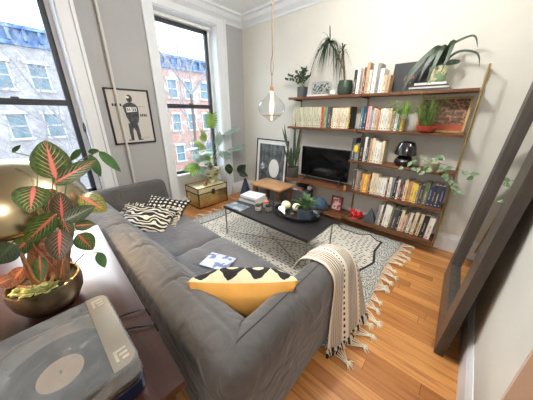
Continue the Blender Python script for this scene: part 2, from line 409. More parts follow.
# ------------------------------------------------------------------ rug
def rug_mat():
    g = NG('woven rug'); x, y, z = g.sep('Object')
    nz = g.noise(g.vec, 6); 
    def row(sx, sy, wd, ht):
        r_ = g.m_('FLOOR', g.m_('DIVIDE', y, sy)); xx = g.m_('ADD', g.m_('DIVIDE', x, sx), g.m_('MULTIPLY', g.white(g.comb(r_, 2)), 1))
        fx = g.m_('FRACT', xx); fy = g.m_('FRACT', g.m_('DIVIDE', y, sy)); rn = g.white(g.comb(r_, g.m_('FLOOR', xx), 5))
        return g.m_('MULTIPLY', g.m_('MULTIPLY', g.m_('LESS_THAN', fx, wd), g.m_('LESS_THAN', fy, ht)), g.m_('GREATER_THAN', rn, .25))
    dash = row(.058, .036, .5, .36)
    base = g.mix(nz, (212, 206, 194), (186, 181, 170))
    col = g.mix(g.m_('MULTIPLY', dash, 1), base, (70, 66, 62))
    # grey outer border bounded by a stepped black line
    ax = g.m_('ABSOLUTE', g.m_('ADD', x, 1.56)); ay = g.m_('ABSOLUTE', g.m_('SUBTRACT', y, 1.98))
    zx = g.m_('ABSOLUTE', g.m_('SUBTRACT', g.m_('FRACT', g.m_('DIVIDE', x, .46)), .5)); zx = g.m_('MULTIPLY', g.m_('MINIMUM', zx, .25), .4)
    zy = g.m_('ABSOLUTE', g.m_('SUBTRACT', g.m_('FRACT', g.m_('DIVIDE', y, .9)), .5)); zy = g.m_('MULTIPLY', g.m_('MINIMUM', zy, .25), .25)
    ex = g.m_('SUBTRACT', ax, g.m_('SUBTRACT', 1.10, zy)); ey = g.m_('SUBTRACT', ay, g.m_('SUBTRACT', .86, zx))
    e = g.m_('MAXIMUM', ex, ey)
    n2 = g.noise(g.comb(g.m_('MULTIPLY', x, 3), g.m_('MULTIPLY', y, 1)), 34, 2)
    grey = g.mix(g.ss(n2, .42, .58), (196, 194, 186), (112, 114, 112))
    col = g.mix(g.m_('GREATER_THAN', e, 0), col, grey)
    col = g.mix(g.m_('LESS_THAN', g.m_('ABSOLUTE', e), .013), col, (34, 34, 36))
    g.bump(g.noise(g.vec, 220), .5, .004)
    return g.done(col, .95)
rug = thing('area_rug', 'cream woven rug with black dashes, grey border and tasselled ends under the coffee table', 'rug', (-1.55, 1.92, 0))
def rugf(u, v):
    x = -2.80+2.47*u; y = 1.05+1.86*v
    x += .03*math.sin(v*7)*(u-.3); y += .012*math.sin(u*9)
    return (x, y, .011+.003*math.sin(u*31+v*7)*math.sin(v*19))
put(rug, MB().grid(60, 40, rugf), 'pile', rug_mat(), solid=.012)
M_cotton = mat('cream cotton tassel', (232, 224, 204), .95, var=.1, scale=60)
def fringe(x, sgn, seed, n=17):
    rr = random.Random(seed)
    for i in range(n):
        y = 1.10+1.74*i/(n-1); mb = MB(); L = rr.uniform(.07, .12); dy = rr.uniform(-.05, .05); xe = x+.03*math.sin((y-1.05)/1.72*7)*.7*(sgn > 0)
        kx, ky = xe+sgn*L, y+dy
        for k in range(5):
            a = (k-2)*.010; mb.tube([(xe-.01*sgn, y+a*2.4, .014), (xe+sgn*L*.5, y+a*1.6+dy*.4, .012+.004*abs(k-2)), (kx, ky+a*.4, .014)], .0032, 5)
        mb.lathe([(0, -.010), (.011, -.005), (.012, .003), (.007, .011), (0, .012)], (kx, ky, .014), 8)
        for k in range(7):
            a = (k-3)*.30+rr.uniform(-.1, .1); l2 = rr.uniform(.035, .055)
            mb.tube([(kx, ky, .014), (kx+sgn*l2*.5*math.cos(a), ky+l2*.6*math.sin(a), .016), (kx+sgn*l2*math.cos(a), ky+l2*math.sin(a), .006)], [.0035, .0035, .002], 4)
        put(rug, mb, 'tassel', M_cotton)
fringe(-.335, 1, 4); fringe(-2.80, -1, 9, 15)

# ------------------------------------------------------------------ sofa
def sofa_mat(name, c1, c2):
    g = NG(name); g.sep('Object')
    n = g.noise(g.vec, 2.5, 4); f = g.noise(g.vec, 160, 2)
    col = g.mix(g.ss(n, .35, .65), c1, c2)
    n3 = g.nt.nodes.new('ShaderNodeTexNoise'); n3.inputs['Scale'].default_value = 7; n3.inputs['Detail'].default_value = 1.5; n3.inputs['Distortion'].default_value = 1.6
    g.link(g.vec, n3.inputs['Vector'])
    h = g.m_('ADD', g.m_('MULTIPLY', n3.outputs[0], 1.0), g.m_('MULTIPLY', f, .05))
    g.bump(h, .5, .025)
    return g.done(col, .8, Sheen_Weight=.25, Sheen_Roughness=.4, Specular_IOR_Level=.3)
M_sofa = sofa_mat('grey sofa velvet', (92, 91, 92), (77, 76, 77))
M_sofa2 = sofa_mat('grey sofa seat velvet', (100, 100, 104), (84, 84, 88))
M_seam = mat('sofa seam cord', (72, 69, 68), .8)
sofa = thing('sofa', 'long grey velvet sofa with low arms seen over its back', 'sofa', (-1.7, .66, 0))
X0, X1, YS0, YS1, ZT = -3.03, -.385, .25, 1.205, .69; YSF = 1.08
def wr(x, y, s=1.0): return s*(.006*math.sin(x*9+y*4)*math.sin(y*13+x*3))
def smooth_prof(P, k=4):
    out = []
    n = len(P)
    for i in range(n-1):
        p0 = P[max(i-1, 0)]; p1 = P[i]; p2 = P[i+1]; p3 = P[min(i+2, n-1)]
        for j in range(k):
            t = j/k
            out.append(tuple(.5*((2*p1[a])+(-p0[a]+p2[a])*t+(2*p0[a]-5*p1[a]+4*p2[a]-p3[a])*t*t+(-p0[a]+3*p1[a]-3*p2[a]+p3[a])*t**3) for a in (0, 1)))
    out.append(P[-1]); return out
# one shell mitred round both rear corners: z, inset of the arm, inset of the back
SP = [(.09, .02, .02), (.30, .006, .010), (.50, 0, 0), (.61, .006, .008), (.665, .026, .032), (.690, .060, .078), (.698, .105, .135), (.688, .140, .178), (.655, .168, .215), (.60, .190, .255), (.50, .222, .325), (.40, .255, .400)]
def crn(P_, t):
    n = len(P_)-1; t = t*n; i = min(int(t), n-1); f = t-i
    q = [P_[max(i-1, 0)], P_[i], P_[i+1], P_[min(i+2, n)]]
    return [.5*(2*q[1][k]+(-q[0][k]+q[2][k])*f+(2*q[0][k]-5*q[1][k]+4*q[2][k]-q[3][k])*f*f+(-q[0][k]+3*q[1][k]-3*q[2][k]+q[3][k])*f**3) for k in range(3)]
seams = [-2.36, -1.90, -1.44, -.98]
def shell(part, u, v):
    z, aa, bb = crn(SP, v); seam = 0; puff = 0
    if part == 0:      # back, u from the far to the near arm
        xa, xb = X0+aa, X1-aa; x = xa+(xb-xa)*u; y = YS0+bb
        if v > .42:
            g = sum(math.exp(-((x-s)/.010)**2) for s in seams); pf = sum(math.exp(-((x-s)/.09)**2) for s in seams)
            g += 1.0*math.exp(-((bb-.135)/.008)**2)
            seam = .011*g; puff = .009*(1-min(1, pf))*math.sin(PI*min(1, (v-.42)/.58))+.003*math.sin(x*40+bb*30)*pf
        e = min(u, 1-u)*(xb-xa); seam += .004*math.exp(-(e/.008)**2)
        z += (puff-seam)*(1 if bb < .2 else .7); y += (puff-seam)*(.7 if bb > .2 else 0)
    else:
        sg = 1 if part == 1 else -1
        x = (X1-aa) if sg > 0 else (X0+aa); ya = YS0+bb; y = ya+(YS1-ya)*u
        fe = max(0, (y-(YS1-.05))/.05); k = 1-math.sqrt(max(0, 1-fe*fe))
        if k > 0: x += (( (X1-.13) if sg > 0 else (X0+.13))-x)*.22*k; z -= (z-.35)*.10*k*(z > .35)
        z -= .004*math.exp(-((y-ya)/.008)**2)
        z += .002*math.sin(y*21)*(v > .4)
    r_ = .075
    for sx in (1, -1):
        cxx = X1-r_ if sx > 0 else X0+r_; cyy = YS0+r_
        if (x-cxx)*sx > 0 and y < cyy:
            d_ = math.hypot(x-cxx, y-cyy)
            if d_ > r_: x = cxx+(x-cxx)*r_/d_; y = cyy+(y-cyy)*r_/d_
    return (x, y, z)
b_ = MB().grid(230, 56, lambda u, v: shell(0, u, v))
b_.bb(X0+.2, X1-.2, .45, .66, .09, .40)
put(sofa, b_, 'backrest', M_sofa, ang=70)
for p_ in (1, 2):
    g_ = MB().grid(50, 56, lambda u, v: shell(p_, u, v))
    ring = [shell(p_, 1, i/56) for i in range(57)]; xc_ = (X1-.14) if p_ == 1 else (X0+.14); c_ = (xc_, YS1+.004, .35)
    bot = (ring[-1][0], YS1-.001, .09)
    g_.add(ring+[bot, c_], [(i, i+1, 58) for i in range(56)]+[(56, 57, 58), (57, 0, 58)])
    g_.bb(min(xc_-.1, xc_+.1), max(xc_-.1, xc_+.1), .5, YS1-.02, .09, .40)
    put(sofa, g_, 'armrest', M_sofa, ang=70)
    w_ = MB().tube([Vector(shell(p_, .999, i/56))+Vector((0, .001, .001)) for i in range(8, 54)], .003, 6)
    w_.tube([Vector(shell(p_, u_/40, .515))+Vector((0, 0, .001)) for u_ in range(0, 38)], .0028, 6)
    put(sofa, w_, 'piping', M_seam)
# two seat cushions
def cushion(xa, xb):
    def top(u, v):
        x = xa+(xb-xa)*u; y = .60+(YSF+.03-.60)*v
        e = min(u, 1-u)*(xb-xa); f = (1-v)*.47
        z = .445-.035*math.exp(-e/.025)-.05*math.exp(-max(f, 0)/.03)+.010*math.sin(PI*u)
        z += .009*math.sin(9*x+34*y+2*math.sin(7*x))*math.exp(-((y-.82)/.14)**2)
        return (x, y, z)
    g_ = MB().grid(60, 24, top); nu = 61
    fr = [top(i/60, 1) for i in range(61)]
    g_.add(fr+[(p[0], p[1]+.012, .32) for p in fr]+[(p[0], p[1]-.01, .245) for p in fr], [(j*61+i, j*61+i+1, (j+1)*61+i+1, (j+1)*61+i) for j in range(2) for i in range(60)])
    for uu in (0, 1):
        sd = [top(uu, j/24) for j in range(25)]; g_.add(sd+[(p[0], p[1], .245) for p in sd], [(i, i+1, 26+i, 25+i) for i in range(24)])
    g_.bb(xa+.005, xb-.005, .6, YSF, .245, .36)
    put(sofa, g_, 'seat_cushion', M_sofa2, ang=70)
cushion(-2.77, -1.552); cushion(-1.548, -.645)
put(sofa, MB().rbox((-1.72, .68, .165), (2.36, .76, .15), .02), 'base', M_sofa)
for x in (-2.92, -.50):
    for y in (.34, 1.1): put(sofa, MB().lathe([(.018, 0), (.026, .10)], (x, y, 0), 12), 'leg', M_black)

# ------------------------------------------------------------------ pillows
def ikat_mat():
    g = NG('cream black loop weave'); x, y, z = g.sep('UV')
    u = g.m_('MULTIPLY', x, 4.0); fu = g.m_('SUBTRACT', g.m_('FRACT', u), .5); par = g.m_('SUBTRACT', g.m_('MULTIPLY', g.m_('FRACT', g.m_('MULTIPLY', g.m_('FLOOR', u), .5)), 2), .5)
    fy = g.m_('SUBTRACT', g.m_('FRACT', g.m_('MULTIPLY', y, 3.4)), .5)
    n = g.noise(g.vec, 9)
    rr_ = g.m_('SQRT', g.m_('ADD', g.m_('POWER', g.m_('MULTIPLY', fu, 1.9), 2), g.m_('POWER', g.m_('MULTIPLY', fy, 2.0), 2)))
    rr_ = g.m_('ADD', rr_, g.m_('MULTIPLY', n, .25))
    ring = g.m_('MULTIPLY', g.m_('GREATER_THAN', rr_, .55), g.m_('LESS_THAN', rr_, 1.05))
    col = g.mix(ring, (206, 194, 164), (26, 24, 24)); g.bump(g.noise(g.vec, 90), .6, .006)
    return g.done(col, .95)
def swirl_mat():
    g = NG('black white swirl weave'); g.sep('UV')
    wv = g.nt.nodes.new('ShaderNodeTexWave'); wv.wave_type = 'RINGS'; wv.inputs['Scale'].default_value = 2.8; wv.inputs['Distortion'].default_value = 11; wv.inputs['Detail'].default_value = 1; wv.inputs['Detail Scale'].default_value = 1.4
    g.link(g.vec, wv.inputs['Vector']); col = g.mix(g.ss(wv.outputs[1], .56, .64), (28, 27, 28), (216, 212, 198)); g.bump(g.noise(g.vec, 90), .6, .006)
    return g.done(col, .95)
def dots_mat():
    g = NG('black cloth with pale dots'); x, y, z = g.sep('UV')
    fx = g.m_('SUBTRACT', g.m_('FRACT', g.m_('MULTIPLY', x, 9)), .5); fy = g.m_('SUBTRACT', g.m_('FRACT', g.m_('MULTIPLY', y, 7)), .5)
    r_ = g.m_('SQRT', g.m_('ADD', g.m_('POWER', fx, 2), g.m_('POWER', fy, 2)))
    return g.done(g.mix(g.m_('LESS_THAN', r_, .27), (26, 26, 28), (230, 226, 212)), .9)
M_yel = mat('mustard yellow cotton', (238, 180, 92), .85, var=.10, scale=3, bump=.25, bscale=9)
def pillow(name, label, loc, eul, sx, sy, th, m_front, m_back, fringe_=None):
    p = thing(name, label, 'pillow', loc); p.rotation_euler = eul
    def side(s):
        def fn(u, v):
            a, b = 2*u-1, 2*v-1; e = max(0, (1-a*a)*(1-b*b))**.42
            k = 1-.17*(1-abs(a)**2)*abs(b)**2; k2 = 1-.17*(1-abs(b)**2)*abs(a)**2
            wv = .006*math.sin(a*6+b*3)*e
            return (a*sx/2*k2, b*sy/2*k, s*(th/2*e)+wv)
        return fn
    f = MB().grid(28, 28, side(1)).build('front_cover', m_front, p); b = MB().grid(28, 28, side(-1)).build('back_cover', m_back, p)
    if fringe_:
        rr = random.Random(5); t = MB()
        for i in range(90):
            a = rr.uniform(-1, 1); b_ = 1-.06*(1-a*a); q = i % 4
            x, y = [(a*sx/2, sy/2*.97), (a*sx/2, -sy/2*.97), (sx/2*.97, a*sy/2), (-sx/2*.97, a*sy/2)][q]
            dx, dy = [(0, 1), (0, -1), (1, 0), (-1, 0)][q]
            L = rr.uniform(.02, .04); t.tube([(x*.96, y*.96, 0), (x+dx*L*.5+rr.uniform(-.01, .01), y+dy*L*.5, rr.uniform(-.01, .015)), (x+dx*L, y+dy*L, rr.uniform(-.015, .01))], .0035, 4)
        t.build('fringe', M_cotton, p)
    return p
def frame_euler(xax, nrm):
    """rotation with local X along xax and local Z along nrm"""
    z = Vector(nrm).normalized(); x = Vector(xax); x = (x-z*x.dot(z)).normalized(); y = z.cross(x)
    return Matrix((x, y, z)).transposed().to_euler()
pillow('throw_pillow', 'mustard yellow pillow with black and cream looped front in the near sofa corner', (-.735, .665, .548), frame_euler((.747, .665, .05), (-.55, .62, .52)), .56, .47, .26, ikat_mat(), M_yel)
pillow('throw_pillow', 'black and white swirl-patterned pillow with fringed edges by the far arm', (-2.24, .70, .495), frame_euler((.62, .52, 0), (.30, -.22, .92)), .56, .40, .13, swirl_mat(), M_black, True)
pillow('throw_pillow', 'black pillow with pale dots behind the swirl-patterned one', (-2.36, .95, .505), frame_euler((.62, .42, 0), (.35, -.30, .88)), .50, .34, .12, dots_mat(), M_black)

# magazine on the seat
def flat_book(name, label, cat, loc, rz, sx, sy, th, m_cov, group=None, pages=True):
    b = thing(name, label, cat, loc, rz, group); t = min(.003, th/4)
    MB().bb(-sx/2, sx/2, -sy/2, sy/2, 0, t).bb(-sx/2, sx/2, -sy/2, sy/2, th-t, th).bb(-sx/2, sx/2, -sy/2, -sy/2+.003, 0, th).build('cover', m_cov, b, smooth=False)
    if pages: MB().bb(-sx/2+.004, sx/2-.004, -sy/2+.003, sy/2-.004, t, th-t).build('pages', M_paper, b, smooth=False)
    return b
def printed(name, base, ink, sc_=9, thr=.55):
    g = NG(name); g.sep('Object'); n = g.noise(g.vec, sc_, 2)
    return g.done(g.mix(g.ss(n, thr, thr+.03), base, ink), .45)
flat_book('magazine', 'pale magazine with blue print lying on the sofa seat', 'magazine', (-1.20, .80, .455), .35, .22, .17, .008, printed('pale blue print', (166, 174, 192), (78, 96, 140), 14))

# ------------------------------------------------------------------ throw blanket over the near arm's front end
def blanket_mat():
    """uv.x across the cloth, uv.y along the drape"""
    g = NG('striped woven throw'); x, y, z = g.sep('UV')
    def band(c, w_): return g.m_('LESS_THAN', g.m_('ABSOLUTE', g.m_('SUBTRACT', x, c)), w_)
    fine = g.m_('LESS_THAN', g.m_('FRACT', g.m_('MULTIPLY', x, 34)), .42)
    col = g.mix(fine, (222, 212, 196), (112, 98, 92))
    col = g.mix(g.m_('MULTIPLY', g.ss(y, .42, .60), .75), col, g.mix(g.noise(g.vec, 90), (192, 180, 166), (158, 146, 134)))
    for c, w_ in ((.03, .035), (.36, .065), (.72, .060), (.97, .03)): col = g.mix(band(c, w_), col, (232, 222, 206))
    dot = g.m_('LESS_THAN', g.m_('FRACT', g.m_('MULTIPLY', y, 30)), .5)
    for c in (.36, .72): col = g.mix(g.m_('MULTIPLY', band(c, .016), dot), col, (36, 32, 32))
    g.bump(g.noise(g.vec, 300), .5, .004)
    return g.done(col, .95)
bl = thing('throw_blanket', 'cream and taupe striped throw with black tassels draped over the near sofa arm', 'blanket', (-.42, 1.08, .70))
def cr(P, t):
    n = len(P)-1; t = t*n; i = min(int(t), n-1); f = t-i
    p0 = Vector(P[max(i-1, 0)]); p1 = Vector(P[i]); p2 = Vector(P[i+1]); p3 = Vector(P[min(i+2, n)])
    return .5*((2*p1)+(-p0+p2)*f+(2*p0-5*p1+4*p2-p3)*f*f+(-p0+3*p1-3*p2+p3)*f**3)
# rails across the cloth (near edge ... far edge), each running from the seat over the arm end to the floor
RAILS = [
 [(-.66, .98, .56), (-.60, .985, .67), (-.52, .99, .706), (-.44, .995, .695), (-.385, 1.0, .62), (-.374, 1.0, .46), (-.370, 1.0, .28), (-.36, 1.0, .09)],
 [(-.66, 1.06, .57), (-.60, 1.07, .67), (-.53, 1.08, .712), (-.44, 1.085, .703), (-.380, 1.09, .63), (-.362, 1.095, .46), (-.345, 1.10, .28), (-.32, 1.10, .08)],
 [(-.66, 1.15, .56), (-.60, 1.16, .66), (-.52, 1.18, .708), (-.44, 1.19, .698), (-.375, 1.195, .62), (-.35, 1.20, .45), (-.325, 1.21, .27), (-.30, 1.215, .08)],
 [(-.65, 1.19, .54), (-.59, 1.215, .65), (-.50, 1.24, .695), (-.42, 1.26, .68), (-.36, 1.28, .59), (-.33, 1.31, .42), (-.31, 1.33, .27), (-.29, 1.35, .10)],
 [(-.63, 1.21, .46), (-.58, 1.245, .58), (-.50, 1.28, .65), (-.43, 1.31, .62), (-.37, 1.35, .52), (-.335, 1.40, .36), (-.31, 1.44, .23), (-.28, 1.47, .11)],
]
def blf(u, v):
    pts = [cr(R_, v) for R_ in RAILS]; p = cr(pts, u)
    p = p+Vector((.006*math.sin(u*26+v*3)*min(1, v*1.5), .003*math.sin(u*30), .004*math.sin(u*20+v*5)))
    return tuple(p)
put(bl, MB().grid(50, 70, blf), 'cloth', blanket_mat(), solid=.006, ang=80)
rr = random.Random(11); tb = MB(); tc_ = MB()
for i in range(26):
    u = i/25; p = Vector(blf(u, 1)); L = rr.uniform(.09, .13); z1 = max(.03, p.z-L)
    q = Vector((p.x+rr.uniform(-.005, .02), p.y+rr.uniform(-.02, .02), z1)); t_ = tb if i % 2 else tc_
    for k in range(5):
        o_ = Vector((rr.uniform(-.012, .012), rr.uniform(-.012, .012), 0)); t_.tube([p, (p+q)/2+o_*.6, q+o_], .0035, 5)
    t_.lathe([(0, -.012), (.009, -.006), (.010, .004), (0, .012)], (p.x, p.y, p.z-.018), 8)
put(bl, tb, 'black_fringe', M_blackm)['label'] = 'black yarn fringe'; put(bl, tc_, 'cream_fringe', M_cotton)['label'] = 'cream yarn fringe'

# ------------------------------------------------------------------ coffee table
ct = thing('coffee_table', 'low coffee table with black rectangular top and thin steel legs on the rug', 'table', (-1.51, 1.85, .015))
CX0, CX1, CY0, CY1, CZ = -2.13, -.89, 1.57, 2.13, .42
put(ct, MB().bb(CX0, CX1, CY0, CY1, CZ-.032, CZ), 'table_top', mat('black oak table top', (44, 42, 44), .42, var=.15, scale=6, stretch=(1, 8, 8)), smooth=False, bevel=.002)
for x in (CX0+.02, CX1-.02):
    for y in (CY0+.02, CY1-.02): put(ct, MB().tube([(x, y, .016), (x, y, CZ-.03)], .009, 10), 'leg', M_steel)
xx = MB(); 
for x in (CX0+.02, CX1-.02): xx.tube([(x, CY0+.02, CZ-.04), (x, CY1-.02, CZ-.04)], .006, 8)
for y in (CY0+.02, CY1-.02): xx.tube([(CX0+.02, y, CZ-.04), (CX1-.02, y, CZ-.04)], .006, 8)
put(ct, xx, 'under_frame', M_steel)
put(ct, MB().tube([(CX0+.02, CY0+.02, .06), (CX1-.02, CY1-.02, .06)], .0055, 8).tube([(CX0+.02, CY1-.02, .06), (CX1-.02, CY0+.02, .06)], .0055, 8), 'cross_brace', M_steel)
# books on it
M_cw = mat('white book cover', (228, 228, 230), .4, var=.02); M_cg = mat('silver grey book cover', (168, 172, 178), .35, var=.1, scale=20)
z = CZ
for i, (lab, th, sx, sy, rz, mm) in enumerate((('white hardback at the bottom of the coffee table stack', .030, .30, .24, .10, M_cw), ('grey-spined white hardback in the middle of the coffee table stack', .022, .28, .23, .02, M_cg), ('white hardback on top of the coffee table stack', .028, .27, .21, .16, M_cw))):
    flat_book('hardback_book', lab, 'book', (-1.98, 1.955, z+.0005), rz, sx, sy, th, mm, 'stack of white hardbacks on the coffee table'); z += th+.001
flat_book('magazine', 'grey photo magazine at the corner of the black coffee table', 'magazine', (-1.965, 1.66, CZ+.0005), .04, .27, .17, .009, printed('grey photo print', (92, 102, 114), (150, 156, 162), 10, .55))
# small jars
M_clay = mat('speckled stone jar', (188, 184, 172), .5, var=.2, scale=40)
for i, (x, y, lab, mm) in enumerate(((-1.70, 1.76, 'small grey candle jar nearest the coffee table edge', M_clay), (-1.70, 1.90, 'small jar with orange lid behind the other candle jars', M_clay), (-1.60, 1.83, 'small dark-lidded jar beside the black tray', mat('olive jar', (128, 128, 110), .4)))):
    j = thing('candle_jar', lab, 'jar', (x, y, CZ+.0005), 0, 'small jars on the coffee table'); j.scale = (1.15,)*3
    MB().lathe([(.026, 0), (.031, .006), (.032, .04), (.028, .05)], n=20).build('body', mm, j)
    MB().lathe([(.029, .05), (.030, .053), (.030, .066), (.012, .070), (0, .070)], n=20, cap=False).build('lid', [mat('pewter lid', (96, 94, 88), .4, .6), mat('orange lid', (214, 120, 90), .5), M_blackm][i], j)
# tray
tx, ty = -1.30, 1.98
tr = thing('serving_tray', 'round black tray with two raised handles on the coffee table', 'tray', (tx, ty, CZ+.0005))
MB().lathe([(0, .012), (.20, .010), (.245, .012), (.262, .030), (.270, .045), (.276, .045), (.268, .024), (.25, 0), (0, 0)], n=48, sx=1.03, sy=.78, cap=False).build('tray_body', mat('black enamel tray', (30, 32, 36), .28, var=.05), tr)
for s in (-1, 1):
    MB().tube([(s*.275, -.08, .035), (s*.29, -.075, .085), (s*.295, 0, .11), (s*.29, .075, .085), (s*.275, .08, .035)], .008, 8).build('handle', M_black, tr)
TZ = CZ+.0125
M_wax = mat('ivory wax', (238, 228, 200), .5, var=.03)
for x, y, rr_, lab in ((-1.46, 1.99, .056, 'round ivory candle nearer the tray handle'), (-1.335, 2.03, .050, 'round ivory candle beside the blue-grey plant pot')):
    c = thing('ball_candle', lab, 'candle', (x, y, TZ), 0, 'round candles on the tray')
    MB().lathe([(rr_*math.sin(PI*i/14)+(.0 if i else 0), rr_*.94-rr_*.94*math.cos(PI*i/14)) for i in range(15)], n=24, cap=False).build('wax', M_wax, c)
    MB().tube([(0, 0, rr_*1.85), (.001, 0, rr_*1.88+.012)], .0012, 5).build('wick', M_blackm, c)
sh = MB().lathe([(.004, 0), (.012, .03), (.024, .09), (.042, .13), (.046, .16), (.032, .19), (0, .20)], n=16, sy=.6, cap=False)
o = sh.build('ceramic_spoon_rest', M_white); o.location = (-1.33, 1.80, TZ+.036); o.rotation_euler = (PI/2-.02, 0, -2.25); tag(o, 'white teardrop shell-like dish lying on the front of the black tray', 'dish')
o = MB().rbox((0, 0, .012), (.035, .03, .024), .005).build('matchbox', mat('tan kraft matchbox', (170, 128, 84), .7)); o.location = (-1.30, 1.90, TZ+.001); tag(o, 'tiny tan box on the tray between candle and pot', 'box')

def potted(name, label, loc, pot_prof, m_pot, cat='plant', soil_r=None, soil_z=None, n=28, extra=None):
    t = thing(name, label, cat, loc)
    MB().lathe(pot_prof, n=n, cap=False).build('pot', m_pot, t)
    if soil_r: MB().lathe([(0, soil_z+.004), (soil_r*.5, soil_z+.006), (soil_r, soil_z)], n=20, cap=False).build('soil', M_soil, t)
    return t
def pot_prof(rb, rt, h, th=.006): return [(0, 0), (rb, 0), (rb+.003, .004), (rt, h), (rt-th, h), (rt-th-.003, h-.012), (rb-.004, .01), (0, .01)]
pt = potted('potted_plant', 'leafy green plant in a blue-grey pot standing on the round tray', (-1.15, 1.92, TZ), pot_prof(.078, .084, .125), mat('blue grey stoneware', (66, 80, 94), .55, var=.12, scale=20), soil_r=.074, soil_z=.105)
lv = MB(); rr = random.Random(21)
for i in range(17):
    a = i*2.4; e = .25+.75*(i/17); L = rr.uniform(.13, .21)
    b = Vector((.02*math.cos(a), .02*math.sin(a), .10)); m_ = b+Vector((math.cos(a)*L*.35*e, math.sin(a)*L*.35*e, L*.45))
    t_ = m_+Vector((math.cos(a)*L*.75*e, math.sin(a)*L*.75*e, L*(.75-.85*e)))
    lv.tube([b, m_], .0025, 5); lv.blade(m_, t_, .045, droop=.16, cup=.25)
lv.build('leaves', M_leaf, pt, ang=80)

# ------------------------------------------------------------------ wood stool behind, with framed drawing and dark vase
st = thing('side_stool', 'small honey wood stool with thick legs behind the coffee table', 'stool', (-2.20, 2.60, 0))
put(st, MB().rbox((-2.19, 2.60, .45), (.60, .40, .035), .008, 2), 'seat', M_stool)
for x in (-2.42, -1.96):
    for y in (2.46, 2.74): put(st, MB().rbox((x, y, .217), (.06, .055, .433), .008, 2), 'leg', mat('dark honey wood', (108, 68, 44), .5, var=.15, scale=8))
def canvas_mat():
    g = NG('grey wash painting'); x, y, z = g.sep('Generated')
    n = g.noise(g.comb(g.m_('MULTIPLY', x, 3), 0, g.m_('MULTIPLY', z, 2)), 3, 6)
    col = g.mix(g.ss(n, .35, .65), (58, 62, 64), (108, 112, 112))
    r_ = g.m_('SQRT', g.m_('ADD', g.m_('POWER', g.m_('DIVIDE', g.m_('SUBTRACT', x, .62), .20), 2), g.m_('POWER', g.m_('DIVIDE', g.m_('SUBTRACT', z, .42), .23), 2)))
    col = g.mix(g.m_('LESS_THAN', r_, 1), col, (232, 230, 222))
    r2 = g.m_('SQRT', g.m_('ADD', g.m_('POWER', g.m_('DIVIDE', g.m_('SUBTRACT', x, .16), .08), 2), g.m_('POWER', g.m_('DIVIDE', g.m_('SUBTRACT', z, .45), .10), 2)))
    col = g.mix(g.m_('MULTIPLY', g.m_('LESS_THAN', r2, 1), g.m_('GREATER_THAN', g.noise(g.vec, 18), .5)), col, (220, 220, 214))
    return g.done(col, .6)
fa = thing('framed_artwork', 'grey framed artwork with a white oval leaning against the wall behind the wood stool', 'picture', (-2.62, 3.02, .22))
fa.rotation_euler = (math.radians(-5), 0, 0)
W_, H_ = .72, .86
fb = MB()
for a in ((-W_/2, -W_/2+.018, 0, H_), (W_/2-.018, W_/2, 0, H_), (-W_/2, W_/2, 0, .018), (-W_/2, W_/2, H_-.018, H_)): fb.bb(a[0], a[1], -.012, .012, a[2], a[3])
fb.build('frame', M_blackm, fa, smooth=False); MB().bb(-W_/2+.015, W_/2-.015, -.002, .006, .015, H_-.015).build('mat_board', M_white, fa, smooth=False)
MB().bb(-W_/2+.075, W_/2-.06, -.004, -.001, .05, H_-.085).build('painting', canvas_mat(), fa, smooth=False)
ped = MB().bb(-2.98, -2.28, 2.93, 3.07, 0, .215).build('low_crate', mat('grey painted crate', (120, 118, 116), .7)); tag(ped, 'low grey plinth under the leaning framed artwork', 'box')
va = MB().lathe([(.0, 0), (.125, 0), (.132, .02), (.115, .12), (.075, .26), (.035, .38), (.022, .44), (.016, .44), (.02, .40), (0, .38)], n=32, cap=False).build('floor_vase', mat('midnight blue glaze', (44, 58, 78), .3, var=.1)); va.location = (-2.78, 2.56, .001)
tag(va, 'midnight blue cone-shaped floor vase left of the wood stool', 'vase')

# ------------------------------------------------------------------ brass chest with plants
ch = thing('brass_chest', 'gold metal trunk with dark corner bands under the far window', 'chest', (-3.29, 2.10, 0))
put(ch, MB().bb(-3.485, -3.10, 1.81, 2.39, .012, .25), 'body', mat('hammered brass sheet', (216, 188, 128), .25, .8, var=.1, scale=10, bump=.06, bscale=12), smooth=False, bevel=.004)
put(ch, MB().bb(-3.487, -3.098, 1.808, 2.392, .262, .352), 'lid', mat('brass lid with painted sheen', (240, 226, 184), .4, .35, var=.06, scale=8, bump=.05, bscale=12), smooth=False, bevel=.004)  # bright reflection on the top put into the paler lid colour
e = MB(); M_dkb = mat('dark bronze edging', (86, 70, 46), .4, 1)
for x in (-3.485, -3.10):
    for y in (1.81, 2.39): e.bb(x-.007, x+.007, y-.007, y+.007, 0, .354)
for zz in (.014, .257, .35):
    for y in (1.81, 2.39): e.bb(-3.485, -3.10, y-.006, y+.006, zz-.008, zz+.006)
    for x in (-3.485, -3.10): e.bb(x-.006, x+.006, 1.81, 2.39, zz-.008, zz+.006)
put(ch, e, 'edging', M_dkb, smooth=False)
put(ch, MB().bb(-3.10, -3.09, 2.07, 2.13, .21, .30), 'clasp', M_dkb, bevel=.002)
